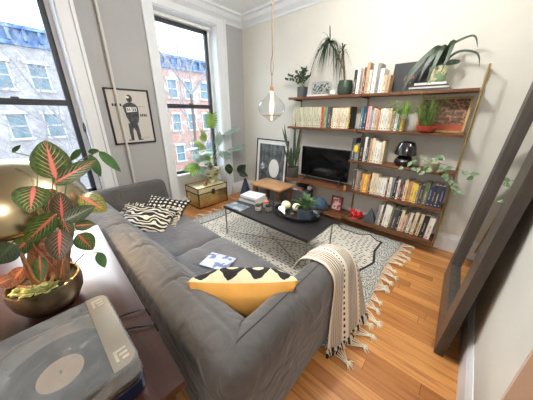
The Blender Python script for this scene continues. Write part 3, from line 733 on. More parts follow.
# footed pot with monstera
mp_ = potted('split_leaf_plant', 'split-leaf plant in a footed gold pot on the brass chest', (-3.27, 2.21, .3545),
    [(0, 0), (.085, 0), (.083, .02), (.06, .05), (.065, .09), (.115, .12), (.15, .19), (.152, .26), (.144, .26), (.135, .21), (.10, .14), (0, .13)], mat('warm gold ceramic', (206, 196, 158), .4, .3, var=.15, scale=12), soil_r=.13, soil_z=.235)
def split_leaf(mb, base, tip, width, n=7, up=(0, 0, 1)):
    b = Vector(base); t = Vector(tip); ax = t-b; L = ax.length; up = Vector(up); sd = ax.cross(up).normalized(); nr = sd.cross(ax).normalized()
    mb.blade(base, tip, width*.22, up=up, cup=.1, n=8, across=2)
    for i in range(n):
        v = .04+.84*i/(n-1); p = b+ax*v; l = width*.62*math.sin(PI*(.22+.62*v))**.8
        for s in (-1, 1):
            q = p+sd*s*l*.92+ax*(.05+.22*v)+nr*(-.14*l); mb.blade(p-ax*.01, q, L*.13, up=nr, cup=.1, n=5, across=2, shape=lambda v: (1 if v < .6 else ((1-v)/.4)**.6) if v > .02 else 1)
gm = MB(); gs = MB(); gst = MB(); rc = Vector((-3.27, 2.21, .60))
ML = [((-3.22, 2.24, 1.28), (-3.20, 2.26, 1.50), .20, 'l', (1, -.5, .1)), ((-3.14, 2.46, 1.18), (-3.08, 2.68, 1.27), .18, 's', (.2, -.1, 1)), ((-3.14, 2.52, .90), (-3.05, 2.80, .96), .17, 's', (.2, -.1, 1)),
      ((-3.14, 2.04, 1.02), (-3.08, 1.85, 1.08), .20, 'l', (.6, -.5, .6)), ((-3.14, 2.00, .88), (-3.05, 1.78, .84), .22, 's', (.6, -.4, .7)), ((-3.12, 2.06, .93), (-2.98, 1.95, .93), .20, 'l', (.5, -.5, .7)),
      ((-3.12, 1.86, .76), (-3.04, 1.66, .68), .22, 'l', (.7, -.4, .5)), ((-3.1, 1.95, 1.0), (-3.08, 1.72, .99), .16, 's', (.3, -.3, .9)), ((-3.1, 2.02, .80), (-2.96, 1.86, .80), .15, 's', (.4, -.4, .8))]
ML += [((-3.16, 2.10, .86), (-3.06, 1.93, .78), .17, 'l', (.7, -.4, .5)), ((-3.15, 2.28, 1.02), (-3.10, 2.36, 1.18), .15, 's', (1, -.5, .2)), ((-3.18, 2.12, 1.12), (-3.12, 1.98, 1.20), .17, 'l', (.8, -.5, .4)),
       ((-3.12, 1.98, .70), (-3.02, 1.84, .62), .14, 's', (.7, -.4, .5)), ((-3.2, 2.36, .86), (-3.12, 2.52, .80), .15, 's', (.7, -.4, .6))]
for b, t, w_, k, up in ML:
    split_leaf(gm if k == 'l' else gs, b, t, w_, up=up); mid = (rc+Vector(b))/2+Vector((0, 0, .08)); gst.tube([rc, mid, b], [.006, .005, .004], 6)
put(mp_, gm, 'bright_leaves', M_leafl, ang=80)['label'] = 'bright yellow-green split leaves'
put(mp_, gs, 'grey_leaves', M_leafs, ang=80)['label'] = 'grey-green split leaves'; put(mp_, gst, 'stems', M_stem)
vt = MB(); rr = random.Random(3)
for i in range(22):
    a = rr.uniform(0, 6.28); q = Vector((-3.27+.14*math.cos(a), 2.21+.14*math.sin(a), .58+rr.uniform(-.10, .06))); vt.blade(q, q+Vector((math.cos(a)*.035, math.sin(a)*.035, -.03)), .04, up=(math.cos(a), math.sin(a), 1), n=4)
put(mp_, vt, 'trailing_leaves', M_leaf, ang=80)
# philodendron reaching out at the right
ph = MB(); rr = random.Random(5)
ph.tube([(-3.20, 2.28, .60), (-3.08, 2.36, .66), (-2.98, 2.42, .60), (-2.82, 2.44, .59)], .004, 6)
put(mp_, ph, 'runner', M_stem)
for b, t, w_ in (((-3.00, 2.40, .70), (-3.03, 2.42, .50), .15), ((-2.82, 2.44, .56), (-2.66, 2.47, .72), .15), ((-2.80, 2.44, .58), (-2.60, 2.46, .54), .11)):
    put(mp_, MB().blade(b, t, w_, up=(.5, -.8, .2), cup=.3), 'heart_leaf', M_leafd, ang=80)
cc = MB().lathe([(0, 0), (.028, 0), (.034, .02), (.03, .045), (.014, .06), (.014, .075), (.018, .085), (.012, .085), (.01, .06), (0, .06)], n=20, cap=False).build('bud_vase', mat('copper glaze', (188, 134, 104), .35, .6)); cc.location = (-3.20, 2.02, .3545)
tag(cc, 'tiny copper bud vase on the brass chest beside the gold pot', 'vase')

# ------------------------------------------------------------------ wall shelving
su = thing('wall_shelving', 'walnut shelving on brass poles along the back wall', 'shelf', (-1.05, 3.09, 0))
YF, YBK = 2.85, 3.085
SZ = [1.72, 1.325, .945, .555, .165]           # shelf top heights
def board(x0, x1, y0, y1, zt, th=.028): put(su, MB().bb(x0, x1, y0, y1, zt-th, zt), 'shelf_board', M_oak, smooth=False, bevel=.002)
board(-2.12, -1.075, YF, YBK, SZ[0]); board(-1.065, -.05, YF, YBK, SZ[0])
board(-2.12, -1.075, YF, YBK, SZ[1]); board(-1.065, -.05, YF, YBK, SZ[1])
board(-1.12, -.05, YF, YBK, SZ[2])
board(-2.09, -1.075, 2.775, YBK, SZ[3]); board(-1.065, -.05, YF, YBK, SZ[3])
board(-2.10, -1.075, 2.76, YBK, SZ[4]); board(-1.065, -.05, YF-.01, YBK, SZ[4], .045)
def pole(x, y, z0, z1): put(su, MB().tube([(x, y, z0), (x, y, z1)], .009, 10), 'pole', M_brass)
pole(-.035, 2.86, .10, 1.90); pole(-.035, 3.075, .10, 1.90)
pole(-1.07, 3.088, .10, 1.72); pole(-2.05, 3.088, .10, 1.72)
put(su, MB().tube([(-.035, 2.86, 1.895), (-.035, 3.075, 1.895)], .009, 10), 'top_bracket', M_brass)
bk = MB()
for x in (-2.05, -1.07):
    for z in SZ: bk.bb(x-.012, x+.012, 2.90, 3.09, z-.045, z-.0285)
put(su, bk, 'brackets', mat('shelf bracket steel', (96, 78, 60), .5, .6), smooth=False)

# ------------------------------------------------------------------ books
NAMES = {'cream': (222, 206, 172), 'white': (230, 226, 216), 'black': (38, 36, 38), 'grey': (136, 136, 132), 'navy': (44, 54, 84), 'teal': (62, 112, 112), 'red': (190, 58, 46), 'green': (92, 156, 108),
         'yellow': (232, 200, 92), 'orange': (218, 144, 76), 'tan': (188, 158, 122), 'brown': (98, 70, 52), 'pink': (216, 168, 156), 'pale sage': (196, 194, 168), 'blue': (126, 168, 196), 'olive': (108, 112, 78), 'maroon': (112, 44, 44), 'charcoal': (70, 70, 74)}
def book_mat(cn, k):
    nm = 'book cover %s %d' % (cn, k)
    if nm in MC: return MC[nm]
    g = NG(nm); x, y, z = g.sep('Object'); c = NAMES[cn]; dark = sum(c) < 360
    ink = [(226, 220, 204), (214, 178, 96), (200, 200, 205)][k % 3] if dark else [(60, 56, 54), (120, 50, 44), (58, 78, 110)][k % 3]
    n = g.white(g.comb(g.m_('FLOOR', g.m_('MULTIPLY', x, 260)), 0, g.m_('FLOOR', g.m_('MULTIPLY', z, 230+30*k))))
    zone = g.m_('MULTIPLY', g.m_('LESS_THAN', g.m_('ABSOLUTE', g.m_('SUBTRACT', z, .10+.015*k)), .055), g.m_('LESS_THAN', g.m_('ABSOLUTE', x), .0055))
    mk = g.m_('MULTIPLY', g.m_('GREATER_THAN', n, .45), zone)
    foot = g.m_('MULTIPLY', g.m_('LESS_THAN', g.m_('ABSOLUTE', g.m_('SUBTRACT', z, .022)), .006), g.m_('LESS_THAN', g.m_('ABSOLUTE', x), .007))
    col = g.mix(g.m_('MULTIPLY', g.m_('MAXIMUM', mk, foot), .75), c, ink)
    return g.done(col, .5)
ORD = ['first', 'second', 'third', 'fourth', 'fifth', 'sixth', 'seventh', 'eighth', 'ninth', 'tenth', 'eleventh', 'twelfth', 'thirteenth', 'fourteenth', 'fifteenth', 'sixteenth', 'seventeenth', 'eighteenth', 'nineteenth', 'twentieth',
       'twenty-first', 'twenty-second', 'twenty-third', 'twenty-fourth', 'twenty-fifth', 'twenty-sixth', 'twenty-seventh', 'twenty-eighth', 'twenty-ninth', 'thirtieth', 'thirty-first', 'thirty-second']
def book_row(x0, ztop, items, where, group, lean=0, kindname='book', yf=2.875, gap=.0015):
    x = x0
    for i, (cn, th, h) in enumerate(items):
        dep = .17 if h > .2 else .14; dep += .02*((i*7) % 3-1)*.5
        yy_ = yf+.006*((i*5) % 4)
        ln = lean if i < len(items) else 0
        b = thing(kindname, '%s %s %s, %s from left in %s' % ('tall' if h > .255 else 'short' if h < .205 else 'medium-height', cn, kindname.replace('_', ' '), ORD[i], where), 'book' if kindname == 'book' else 'magazine', (x+th/2, yy_, ztop+.0005+abs(math.sin(ln))*th/2), 0, group)
        b.rotation_euler = (0, ln, 0)
        m_ = book_mat(cn, (i*5) % 3); t = .0022
        MB().bb(-th/2, -th/2+t, 0, dep, 0, h).bb(th/2-t, th/2, 0, dep, 0, h).bb(-th/2, th/2, -.001, t, 0, h).build('cover', m_, b, smooth=False)
        MB().bb(-th/2+t, th/2-t, t, dep-.004, .003, h-.004).build('pages', M_paper, b, smooth=False)
        x += th/max(.5, math.cos(ln))+gap
    return x
# top shelf, over the right bay
book_row(-1.195, SZ[0], [('black', .030, .255), ('white', .034, .27), ('grey', .018, .24), ('pink', .022, .26), ('brown', .020, .27), ('tan', .034, .315), ('white', .026, .24), ('charcoal', .012, .29), ('white', .040, .285), ('grey', .03, .295), ('white', .040, .24), ('cream', .030, .175), ('tan', .040, .17)], 'the top shelf row', 'books on the top shelf')
# second shelf
mags = [('pale sage', .034, .262)]*13+[('red', .022, .262), ('orange', .012, .262), ('green', .034, .265), ('grey', .018, .255), ('charcoal', .05, .262), ('black', .014, .262)]
xe = book_row(-2.045, SZ[1], mags, 'the sage-to-black run', 'magazines on the second shelf', kindname='bound_magazine')
xe = book_row(xe+.002, SZ[1], [('cream', .03, .25), ('white', .028, .25), ('cream', .03, .245), ('cream', .026, .25), ('cream', .028, .25), ('white', .026, .25), ('cream', .03, .25), ('yellow', .018, .255), ('black', .016, .26)], 'the cream run left of the shelf divide', 'cream books on the second shelf')
book_row(max(xe+.004, -1.055), SZ[1], [('teal', .03, .26), ('navy', .038, .265), ('pink', .045, .26), ('blue', .026, .225), ('cream', .022, .24), ('pink', .024, .23), ('tan', .018, .22), ('cream', .028, .235), ('white', .028, .235), ('white', .03, .235), ('cream', .03, .235), ('tan', .022, .21), ('olive', .018, .22), ('white', .028, .225), ('teal', .024, .23), ('yellow', .022, .2)], 'the row right of the shelf divide', 'mixed books on the second shelf')
# third shelf
book_row(-1.11, SZ[2], [('charcoal', 0.044, 0.273), ('grey', 0.050, 0.210), ('black', 0.050, 0.294), ('white', 0.033, 0.299), ('charcoal', 0.029, 0.284), ('tan', 0.024, 0.284), ('cream', 0.033, 0.289), ('white', 0.035, 0.263), ('white', 0.037, 0.247), ('cream', 0.033, 0.263)], 'the row beside the black lamp', 'books beside the black lamp')
tag(MB().bb(-1.075, -1.03, 2.868, 2.873, SZ[2]+.11, SZ[2]+.19).build('paper_tag', mat('lemon yellow paper', (244, 214, 40), .6), smooth=False), 'lemon yellow paper tag hanging on the third shelf books beside the television', 'tag')
# fourth shelf
book_row(-1.04, SZ[3], [('charcoal', 0.038, 0.275), ('tan', 0.025, 0.265), ('grey', 0.025, 0.260), ('brown', 0.023, 0.255), ('orange', 0.029, 0.240), ('yellow', 0.034, 0.230), ('orange', 0.023, 0.230), ('charcoal', 0.025, 0.173), ('cream', 0.034, 0.270), ('cream', 0.038, 0.265), ('white', 0.034, 0.219), ('white', 0.036, 0.224), ('white', 0.029, 0.230), ('maroon', 0.016, 0.214), ('white', 0.034, 0.245), ('grey', 0.027, 0.240), ('black', 0.034, 0.204), ('white', 0.020, 0.235), ('maroon', 0.023, 0.204), ('brown', 0.025, 0.224), ('cream', 0.029, 0.250), ('orange', 0.020, 0.230), ('tan', 0.018, 0.245), ('yellow', 0.029, 0.230), ('yellow', 0.027, 0.224), ('grey', 0.020, 0.204), ('charcoal', 0.034, 0.219), ('olive', 0.045, 0.255), ('navy', 0.032, 0.230), ('navy', 0.034, 0.245), ('charcoal', 0.029, 0.245), ('navy', 0.032, 0.240)], 'the full fourth shelf row', 'books on the fourth shelf')
# fifth shelf, leaning
book_row(-.675, SZ[4], [('grey', 0.028, 0.259), ('white', 0.021, 0.281), ('charcoal', 0.024, 0.275), ('white', 0.042, 0.297), ('white', 0.031, 0.286), ('olive', 0.021, 0.275), ('charcoal', 0.054, 0.264), ('black', 0.031, 0.259), ('cream', 0.028, 0.275), ('pink', 0.035, 0.220), ('olive', 0.021, 0.270), ('white', 0.028, 0.264), ('brown', 0.017, 0.259), ('cream', 0.033, 0.292), ('charcoal', 0.019, 0.275), ('cream', 0.031, 0.275), ('black', 0.052, 0.281), ('white', 0.054, 0.259)], 'the bottom shelf row', 'books on the bottom shelf', lean=.06, gap=.001)
# one book lying on the bottom row
# ------------------------------------------------------------------ television
tv = thing('television', 'black flat television on two feet on the left shelf', 'television', (-1.49, 2.91, SZ[3]+.0005), .0)
inside_z = SZ[3]
MB().rbox((0, 0, .285), (.745, .03, .43), .004, 2).rbox((0, .025, .22), (.45, .04, .22), .01, 2).build('housing', M_black, tv)
MB().bb(-.362, .362, -.0165, -.0150, .085, .492).build('screen', mat('dark glossy screen', (10, 11, 12), .08, var=.02, spec=.6), tv, smooth=False)
for s in (-1, 1): MB().tube([(s*.27, -.09, .006), (s*.27, -.02, .045), (s*.27, .0, .08)], .007, 8).tube([(s*.27, .075, .006), (s*.27, .02, .045), (s*.27, .0, .08)], .007, 8).build('foot', M_black, tv)
# little wooden figure at the shelf joint
fg = MB().lathe([(0, 0), (.016, 0), (.018, .01), (.008, .03), (.014, .045), (.012, .06), (0, .066)], n=14, cap=False).build('wooden_figurine', M_stool); fg.location = (-1.10, 2.80, SZ[3]+.0005)
tag(fg, 'tiny wooden figurine at the shelf edge under the television corner', 'figurine')
# snake plant
sp = potted('snake_plant', 'tall snake plant in a dark grey pot left of the television', (-2.00, 2.88, SZ[3]+.0005), pot_prof(.075, .09, .165), mat('slate grey pot', (84, 84, 82), .7, var=.15, scale=12), soil_r=.08, soil_z=.145)
lv = MB(); rr = random.Random(9)
g = NG('snake leaf'); x, y, z = g.sep('UV'); M_snake = g.done(g.mix(g.ss(g.noise(g.comb(g.m_('MULTIPLY', x, 2), g.m_('MULTIPLY', y, 14)), 2.5), .42, .6), (36, 50, 38), (78, 94, 66)), .4)
for dx, dy, h, w_, lx, ly in ((0, 0, .72, .034, .02, -.02), (-.03, -.02, .66, .03, -.16, 0), (.03, 0, .60, .034, .05, .02), (-.02, .03, .60, .028, -.26, .02), (.04, -.03, .36, .032, .12, -.03), (-.04, -.01, .36, .032, -.14, -.04), (.01, -.04, .34, .05, 0, -.05), (.02, .03, .62, .028, -.04, .0)):
    lv.blade((dx, dy, .14), (dx+lx, dy+ly, .14+h), w_, up=(.2, -1, .1), cup=.5, n=12, shape=lambda v: (.5+.5*min(1, v*3))*min(1, (1-v)*4)**.7)
lv.build('leaves', M_snake, sp, ang=80)
# under the television
bx = thing('storage_box', 'dark grey fabric storage box under the television shelf', 'box', (-1.88, 2.88, SZ[4]+.0005))
M_fel = mat('charcoal felt', (84, 84, 84), .95, var=.12, scale=30, bump=.3)
MB().rbox((0, 0, .105), (.42, .22, .20), .012, 2).build('body', M_fel, bx); MB().rbox((0, 0, .213), (.425, .225, .018), .006, 2).build('lid', M_fel, bx)
mg = flat_book('magazine', 'red and white magazine lying on the grey fabric box', 'magazine', (-1.94, 2.86, SZ[4]+.223), .15, .28, .19, .008, printed('red white print', (226, 216, 210), (190, 70, 70), 12, .56))
rt = MB().rbox((0, 0, .03), (.16, .10, .06), .008, 2).build('router', M_black); rt.location = (-1.85, 2.98, SZ[4]+.2235); tag(rt, 'small black router box behind the magazine on the grey box', 'router')
sp_ = MB().lathe([(0, 0), (.03, 0), (.034, .03), (.028, .055), (0, .062)], n=18, cap=False).build('white_speaker', M_white); sp_.location = (-1.71, 2.93, SZ[4]+.2235); tag(sp_, 'small round white gadget beside the router under the television', 'speaker')
bp = thing('blue_bag', 'dark blue soft pouch slumped on the bottom shelf under the television', 'bag', (-1.47, 2.86, SZ[4]+.0005))
MB().lathe([(0, 0), (.11, .0), (.135, .03), (.12, .09), (.07, .15), (.02, .17), (0, .172)], n=24, sx=1, sy=.7, cap=False).build('body', mat('dusty navy cloth', (62, 84, 112), .85, var=.2, scale=10, bump=.4, bscale=20), bp)
pf = thing('photo_frame', 'red-brown photo frame with pink portrait on the bottom shelf', 'picture', (-1.245, 2.93, SZ[4]+.001)); pf.rotation_euler = (math.radians(-10), 0, .05)
f = MB(); M_rw = mat('red brown frame wood', (126, 64, 48), .5)
for a in ((-.085, -.06, 0, .22), (.06, .085, 0, .22), (-.085, .085, 0, .025), (-.085, .085, .195, .22)): f.bb(a[0], a[1], -.008, .008, a[2], a[3])
f.build('frame', M_rw, pf, smooth=False); MB().bb(-.062, .062, -.002, .003, .022, .198).build('photo', printed('pink portrait', (226, 206, 204), (176, 84, 92), 14, .5), pf, smooth=False)
cb = thing('coral_ornament', 'bright red branching coral ornament on the bottom shelf', 'ornament', (-.93, 2.90, SZ[4]+.0005)); c_ = MB(); rr = random.Random(2)
c_.lathe([(0, 0), (.05, 0), (.045, .012), (0, .014)], n=16, cap=False)
for i in range(16):
    a = rr.uniform(0, 6.28); p0 = Vector((0, 0, .008)); p1 = Vector((math.cos(a)*.045, math.sin(a)*.03, rr.uniform(.03, .07))); p2 = p1+Vector((math.cos(a)*rr.uniform(.02, .05), math.sin(a)*.03, rr.uniform(.0, .06)))
    c_.tube([p0, p1, p2], [.014, .013, .016], 8)
    c_.tube([p1, p1+Vector((math.cos(a+1)*.04, math.sin(a+1)*.03, .035))], [.012, .015], 8)
c_.build('coral', mat('glossy coral red', (222, 48, 52), .35, var=.1, scale=20), cb)
py = MB().add([(-.085, -.06, 0), (.085, -.06, 0), (.085, .06, 0), (-.085, .06, 0), (.0, 0, .19)], [(0, 1, 2, 3), (0, 1, 4), (1, 2, 4), (2, 3, 4), (3, 0, 4)]).build('stone_pyramid', mat('dark slate stone', (72, 76, 82), .5, var=.15), smooth=False, bevel=.002)
py.location = (-.755, 2.925, SZ[4]+.0005); tag(py, 'dark slate pyramid on the bottom shelf between coral and books', 'ornament')

# ------------------------------------------------------------------ top shelf objects
Z1 = SZ[0]+.0005
zz = potted('zz_plant', 'dark-leaved plant in a square charcoal pot at the left end of the top shelf', (-1.96, 2.96, Z1), [(0, 0), (.072, 0), (.075, .135), (.068, .135), (.066, .12), (0, .12)], mat('charcoal pot', (84, 88, 90), .6), n=4)
for ch_ in zz.children: ch_.rotation_euler = (0, 0, PI/4)
lv = MB(); sm = MB(); rr = random.Random(14)
for i, (ax_, ay_, h) in enumerate(((-.30, -.02, .13), (-.22, -.06, .17), (-.10, -.02, .20), (-.02, .03, .24), (.06, -.03, .22), (-.14, .04, .16), (.10, .02, .14), (.02, -.06, .17))):
    P_ = [Vector((0, 0, .12)), Vector((ax_*.4, ay_*.4, .12+h*.7)), Vector((ax_, ay_, .12+h))]; sm.tube(P_, .003, 5)
    for k in range(12):
        t = .3+.7*k/11; q = cr(P_, t); s = 1 if k % 2 else -1
        lv.blade(q, q+Vector((rr.uniform(-.02, .02)+s*.025, rr.uniform(-.035, .02), rr.uniform(.015, .045))), .028, up=(0, -1, .4), n=4, across=2)
lv.build('leaves', M_leafd, zz, ang=80); sm.build('stems', M_stem, zz)
wb = flat_book('art_book', 'white book lying flat under the glass terrarium on the top shelf', 'book', (-1.66, 2.96, Z1), 0, .32, .2, .022, M_cw)
te = thing('terrarium', 'clear glass terrarium with small plants on a white book on the top shelf', 'terrarium', (-1.66, 2.96, Z1+.0225))
MB().rbox((0, 0, .075), (.24, .14, .15), .02, 3).build('glass_case', M_glass, te)
MB().rbox((0, 0, .018), (.22, .12, .03), .01, 2).build('soil', mat('pale gravel', (190, 180, 156), .9, var=.3, scale=60), te)
lv = MB(); rr = random.Random(31)
for i in range(60):
    q = Vector((rr.uniform(-.10, .10), rr.uniform(-.05, .05), rr.uniform(.03, .12))); dd = Vector((rr.uniform(-1, 1), rr.uniform(-1, .5), rr.uniform(0, 1))).normalized()*.03; lv.blade(q, q+dd, .018, up=(0, -1, .5), n=3, across=2)
lv.build('foliage', M_leafd, te, ang=80)
wbo = MB().lathe([(0, 0), (.03, 0), (.045, .02), (.04, .05), (.02, .07), (0, .07)], n=18, cap=False).build('small_bowl', M_white); wbo.location = (-1.47, 2.93, Z1+.0); tag(wbo, 'small round white pot between the terrarium and the dragon tree', 'pot')
dr = potted('dragon_tree', 'tall drooping dragon tree in a dark green pot on the top shelf', (-1.335, 2.965, Z1), [(0, 0), (.075, 0), (.088, .03), (.092, .10), (.08, .165), (.072, .165), (.078, .14), (0, .13)], mat('dark green ribbed glaze', (62, 78, 62), .4, var=.25, scale=30), soil_r=.078, soil_z=.14)
tk = MB(); O_ = Vector(dr.location)
tk.tube([Vector(p)-O_ for p in ((-1.34, 2.965, 1.85), (-1.37, 2.96, 2.0), (-1.43, 2.95, 2.10), (-1.50, 2.94, 2.22), (-1.57, 2.93, 2.30))], [.012, .011, .010, .010, .009], 8)
tk.tube([Vector(p)-O_ for p in ((-1.37, 2.96, 2.0), (-1.39, 2.96, 2.10), (-1.41, 2.95, 2.19))], [.010, .009, .008], 8)
tk.build('trunk', M_bark, dr)
lv = MB(); rr = random.Random(17)
def strap(mb, p, dirv, L, w_, sag):
    dirv = Vector(dirv).normalized(); pts = []; n = 9
    side = dirv.cross(Vector((0, 0, 1))); side = side.normalized() if side.length > .05 else Vector((1, 0, 0))
    for i in range(n+1):
        t = i/n; pts.append(Vector(p)+dirv*L*t*(1-.25*t)+Vector((0, 0, -sag*L*t*t)))
    def fn(u, v):
        i = min(int(v*n), n-1); f = v*n-i; q = pts[i]*(1-f)+pts[i+1]*f
        ww = w_/2*(min(1, .5+v*3)*max(.06, (1-v**2.5)))
        return q+side*(2*u-1)*ww+Vector((0, 0, .15*w_*abs(2*u-1)))
    mb.grid(2, n, fn)
for c0, n_, LL in (((-1.58, 2.93, 2.31), 60, .37), ((-1.41, 2.95, 2.20), 15, .26)):
    for i in range(n_):
        a = rr.uniform(0, 6.28); el = rr.uniform(-.2, 1.2); L = LL*rr.uniform(.7, 1.15)
        dd = Vector((math.cos(a)*math.cos(el), math.sin(a)*math.cos(el)*(.5 if math.sin(a) > 0 else 1), math.sin(el)))
        yb = c0[1]-O_.y
        strap(lv, Vector(c0)-O_, (dd.x, min(dd.y, .25), dd.z), L*(.8 if dd.y > 0 else 1), .014, rr.uniform(.9, 1.5)*(1 if el < 1 else .35))
lv.build('leaves', M_leafd, dr, ang=80)
al = thing('record_album', 'black album sleeve with red emblem leaning on the wall on the top shelf', 'picture', (-.66, 3.045, Z1)); al.rotation_euler = (math.radians(-6), 0, 0)
MB().bb(-.17, .17, -.004, .004, 0, .30).build('sleeve', mat('black card sleeve', (40, 40, 42), .55, var=.1), al, smooth=False)
em = MB(); em.tube([(.055*math.cos(a/10*PI)*(.8 if a < 14 else .5), -.006, .13+.045*math.sin(a/10*PI)) for a in range(0, 19)], .006, 5)
em.tube([(-.02, -.006, .10), (.03, -.006, .16)], .006, 5); em.build('emblem', mat('faded red emblem', (196, 112, 92), .6), al)
st_x = -.44
stack_items = (('charcoal', .018, .34, .20), ('white', .016, .33, .21), ('charcoal', .014, .30, .19), ('white', .02, .26, .18))
z = Z1
for i, (cn, th, a, b_) in enumerate(stack_items):
    flat_book('flat_book', '%s book lying flat, %s in the stack under the long-leaved plant' % (cn, ['bottom', 'second from bottom', 'third from bottom', 'topmost'][i]), 'book', (st_x, 2.965, z), .03*(i-1), a, b_, th, book_mat(cn, i % 3), 'flat books on the top shelf'); z += th+.0008
lp = potted('long_leaf_plant', 'plant with long arching strap leaves in a cream and green pot on flat books', (-.40, 2.965, z), [(0, 0), (.06, 0), (.075, .02), (.078, .14), (.07, .14), (.068, .12), (0, .12)], printed('cream green pot', (206, 200, 160), (120, 142, 104), 14, .5), soil_r=.068, soil_z=.125)
gl = thing('square_bottle', 'pale green square canister behind the long-leaved plant', 'canister', (-.285, 2.99, z-.02)) if False else None
lv = MB(); O_ = Vector(lp.location)
for P_, w_ in (([(-.40, 2.965, 1.90), (-.39, 2.93, 2.05), (-.33, 2.90, 2.10), (-.20, 2.88, 2.13), (-.15, 2.87, 2.03)], .028), ([(-.38, 2.965, 1.9), (-.34, 2.93, 1.99), (-.26, 2.90, 2.03), (-.14, 2.88, 1.99), (-.10, 2.87, 1.88)], .026),
    ([(-.41, 2.965, 1.9), (-.43, 2.92, 2.07), (-.48, 2.89, 2.06), (-.60, 2.87, 1.93), (-.68, 2.86, 1.76)], .05), ([(-.41, 2.965, 1.9), (-.46, 2.92, 2.03), (-.53, 2.88, 2.0), (-.61, 2.86, 1.86), (-.66, 2.84, 1.70)], .055),
    ([(-.40, 2.965, 1.9), (-.41, 2.90, 2.06), (-.45, 2.86, 2.03), (-.50, 2.84, 1.92), (-.53, 2.83, 1.78)], .05), ([(-.40, 2.965, 1.9), (-.38, 2.90, 2.06), (-.40, 2.85, 2.06), (-.43, 2.83, 1.92), (-.45, 2.82, 1.77)], .045),
    ([(-.40, 2.965, 1.9), (-.35, 2.90, 2.09), (-.33, 2.86, 2.09), (-.34, 2.83, 1.97), (-.36, 2.82, 1.86)], .04), ([(-.42, 2.965, 1.9), (-.5, 2.94, 2.0), (-.58, 2.92, 1.97), (-.63, 2.90, 1.86), (-.62, 2.89, 1.76)], .05), ([(-.39, 2.965, 1.9), (-.33, 2.95, 1.96), (-.26, 2.93, 1.95), (-.33, 2.87, 1.93), (-.40, 2.86, 1.94)], .035)):
    def fn(u, v, P_=P_, w_=w_):
        q = cr(P_, v); t = (cr(P_, min(1, v+.02))-cr(P_, max(0, v-.02))).normalized(); s = t.cross(Vector((0, -1, .3))).normalized()
        return q-O_+s*(2*u-1)*w_/2*min(1, .5+2*v)*max(.04, 1-v**3)
    lv.grid(2, 20, fn)
lv.build('leaves', M_leafd, lp, ang=80)

# ------------------------------------------------------------------ second shelf objects
Z2 = SZ[1]+.0005
def fine_plant(name, label, loc, prof, mt, soil, n_, spread, hh, seed, m_lf, w_=.006, sag=.5):
    t = potted(name, label, loc, prof, mt, soil_r=soil[0], soil_z=soil[1]); lv = MB(); rr = random.Random(seed)
    for i in range(n_):
        a = rr.uniform(0, 6.28); e = rr.uniform(.0, 1)**.7; L = hh*rr.uniform(.5, 1.1)
        dx = math.cos(a)*e*spread; dy = math.sin(a)*e*spread; dy = min(dy, .05)
        strap(lv, (dx*.1, dy*.1, soil[1]), (dx, dy, 1), L, w_, sag*rr.uniform(.3, 1.2)*e)
        if i % 2:
            for k in range(6):
                q = Vector((dx*.1, dy*.1, soil[1]))+Vector((dx, dy, 1)).normalized()*L*(.3+.1*k); lv.blade(q, q+Vector((rr.uniform(-.03, .03), rr.uniform(-.03, .03), rr.uniform(-.01, .03))), .006, n=2, across=2)
    lv.build('foliage', m_lf, t, ang=80); return t
M_fern = mat('grass green fronds', (112, 148, 70), .5, var=.25, scale=30)
fine_plant('feathery_fern', 'bushy bright green feathery plant in a red clay pot on the second shelf', (-.375, 2.90, Z2), [(0, 0), (.055, 0), (.085, .02), (.09, .06), (.082, .065), (.078, .05), (0, .05)], mat('red clay bowl', (150, 52, 34), .5), (.078, .05), 130, .55, .42, 6, M_fern, .007, .25)
fine_plant('spider_plant', 'small bright green spider plant standing before the second shelf books', (-.58, 2.815, Z2+.13), [(0, 0), (.02, 0), (.03, .02), (.03, .05), (.026, .05), (0, .045)], mat('clip pot', (150, 160, 110), .5), (.025, .045), 45, 1.1, .20, 8, M_leafl, .011, .8)
tag(MB().bb(-.595, -.565, 2.80, 2.87, Z2+.118, Z2+.1285).tube([(-.58, 2.862, Z2+.12), (-.58, 2.862, Z2+.0)], .004, 6).build('plant_clip', M_brass), 'brass clip stand carrying the small spider plant on the second shelf', 'stand')
pa = thing('landscape_painting', 'gold-framed red and green landscape painting leaning at the second shelf right end', 'picture', (-.285, 3.03, Z2)); pa.rotation_euler = (math.radians(-7), 0, 0)
f = MB()
for a in ((-.21, -.192, 0, .34), (.192, .21, 0, .34), (-.21, .21, 0, .018), (-.21, .21, .322, .34)): f.bb(a[0], a[1], -.012, .010, a[2], a[3])
f.build('frame', mat('pale gold frame', (206, 178, 122), .35, .5), pa, smooth=False)
g = NG('red landscape'); x, y, z = g.sep('Generated'); n = g.noise(g.comb(g.m_('MULTIPLY', x, 2), 0, g.m_('MULTIPLY', z, 2)), 6, 6)
c_ = g.mix(g.ss(n, .45, .6), (104, 58, 46), (176, 128, 100)); c_ = g.mix(g.m_('MULTIPLY', g.ss(g.noise(g.comb(x, 3, z), 9), .52, .6), .8), c_, (70, 88, 52)); c_ = g.mix(g.ss(z, .24, .18), c_, (178, 84, 52))
MB().bb(-.194, .194, -.004, .004, .016, .324).build('canvas', g.done(c_, .5), pa, smooth=False)

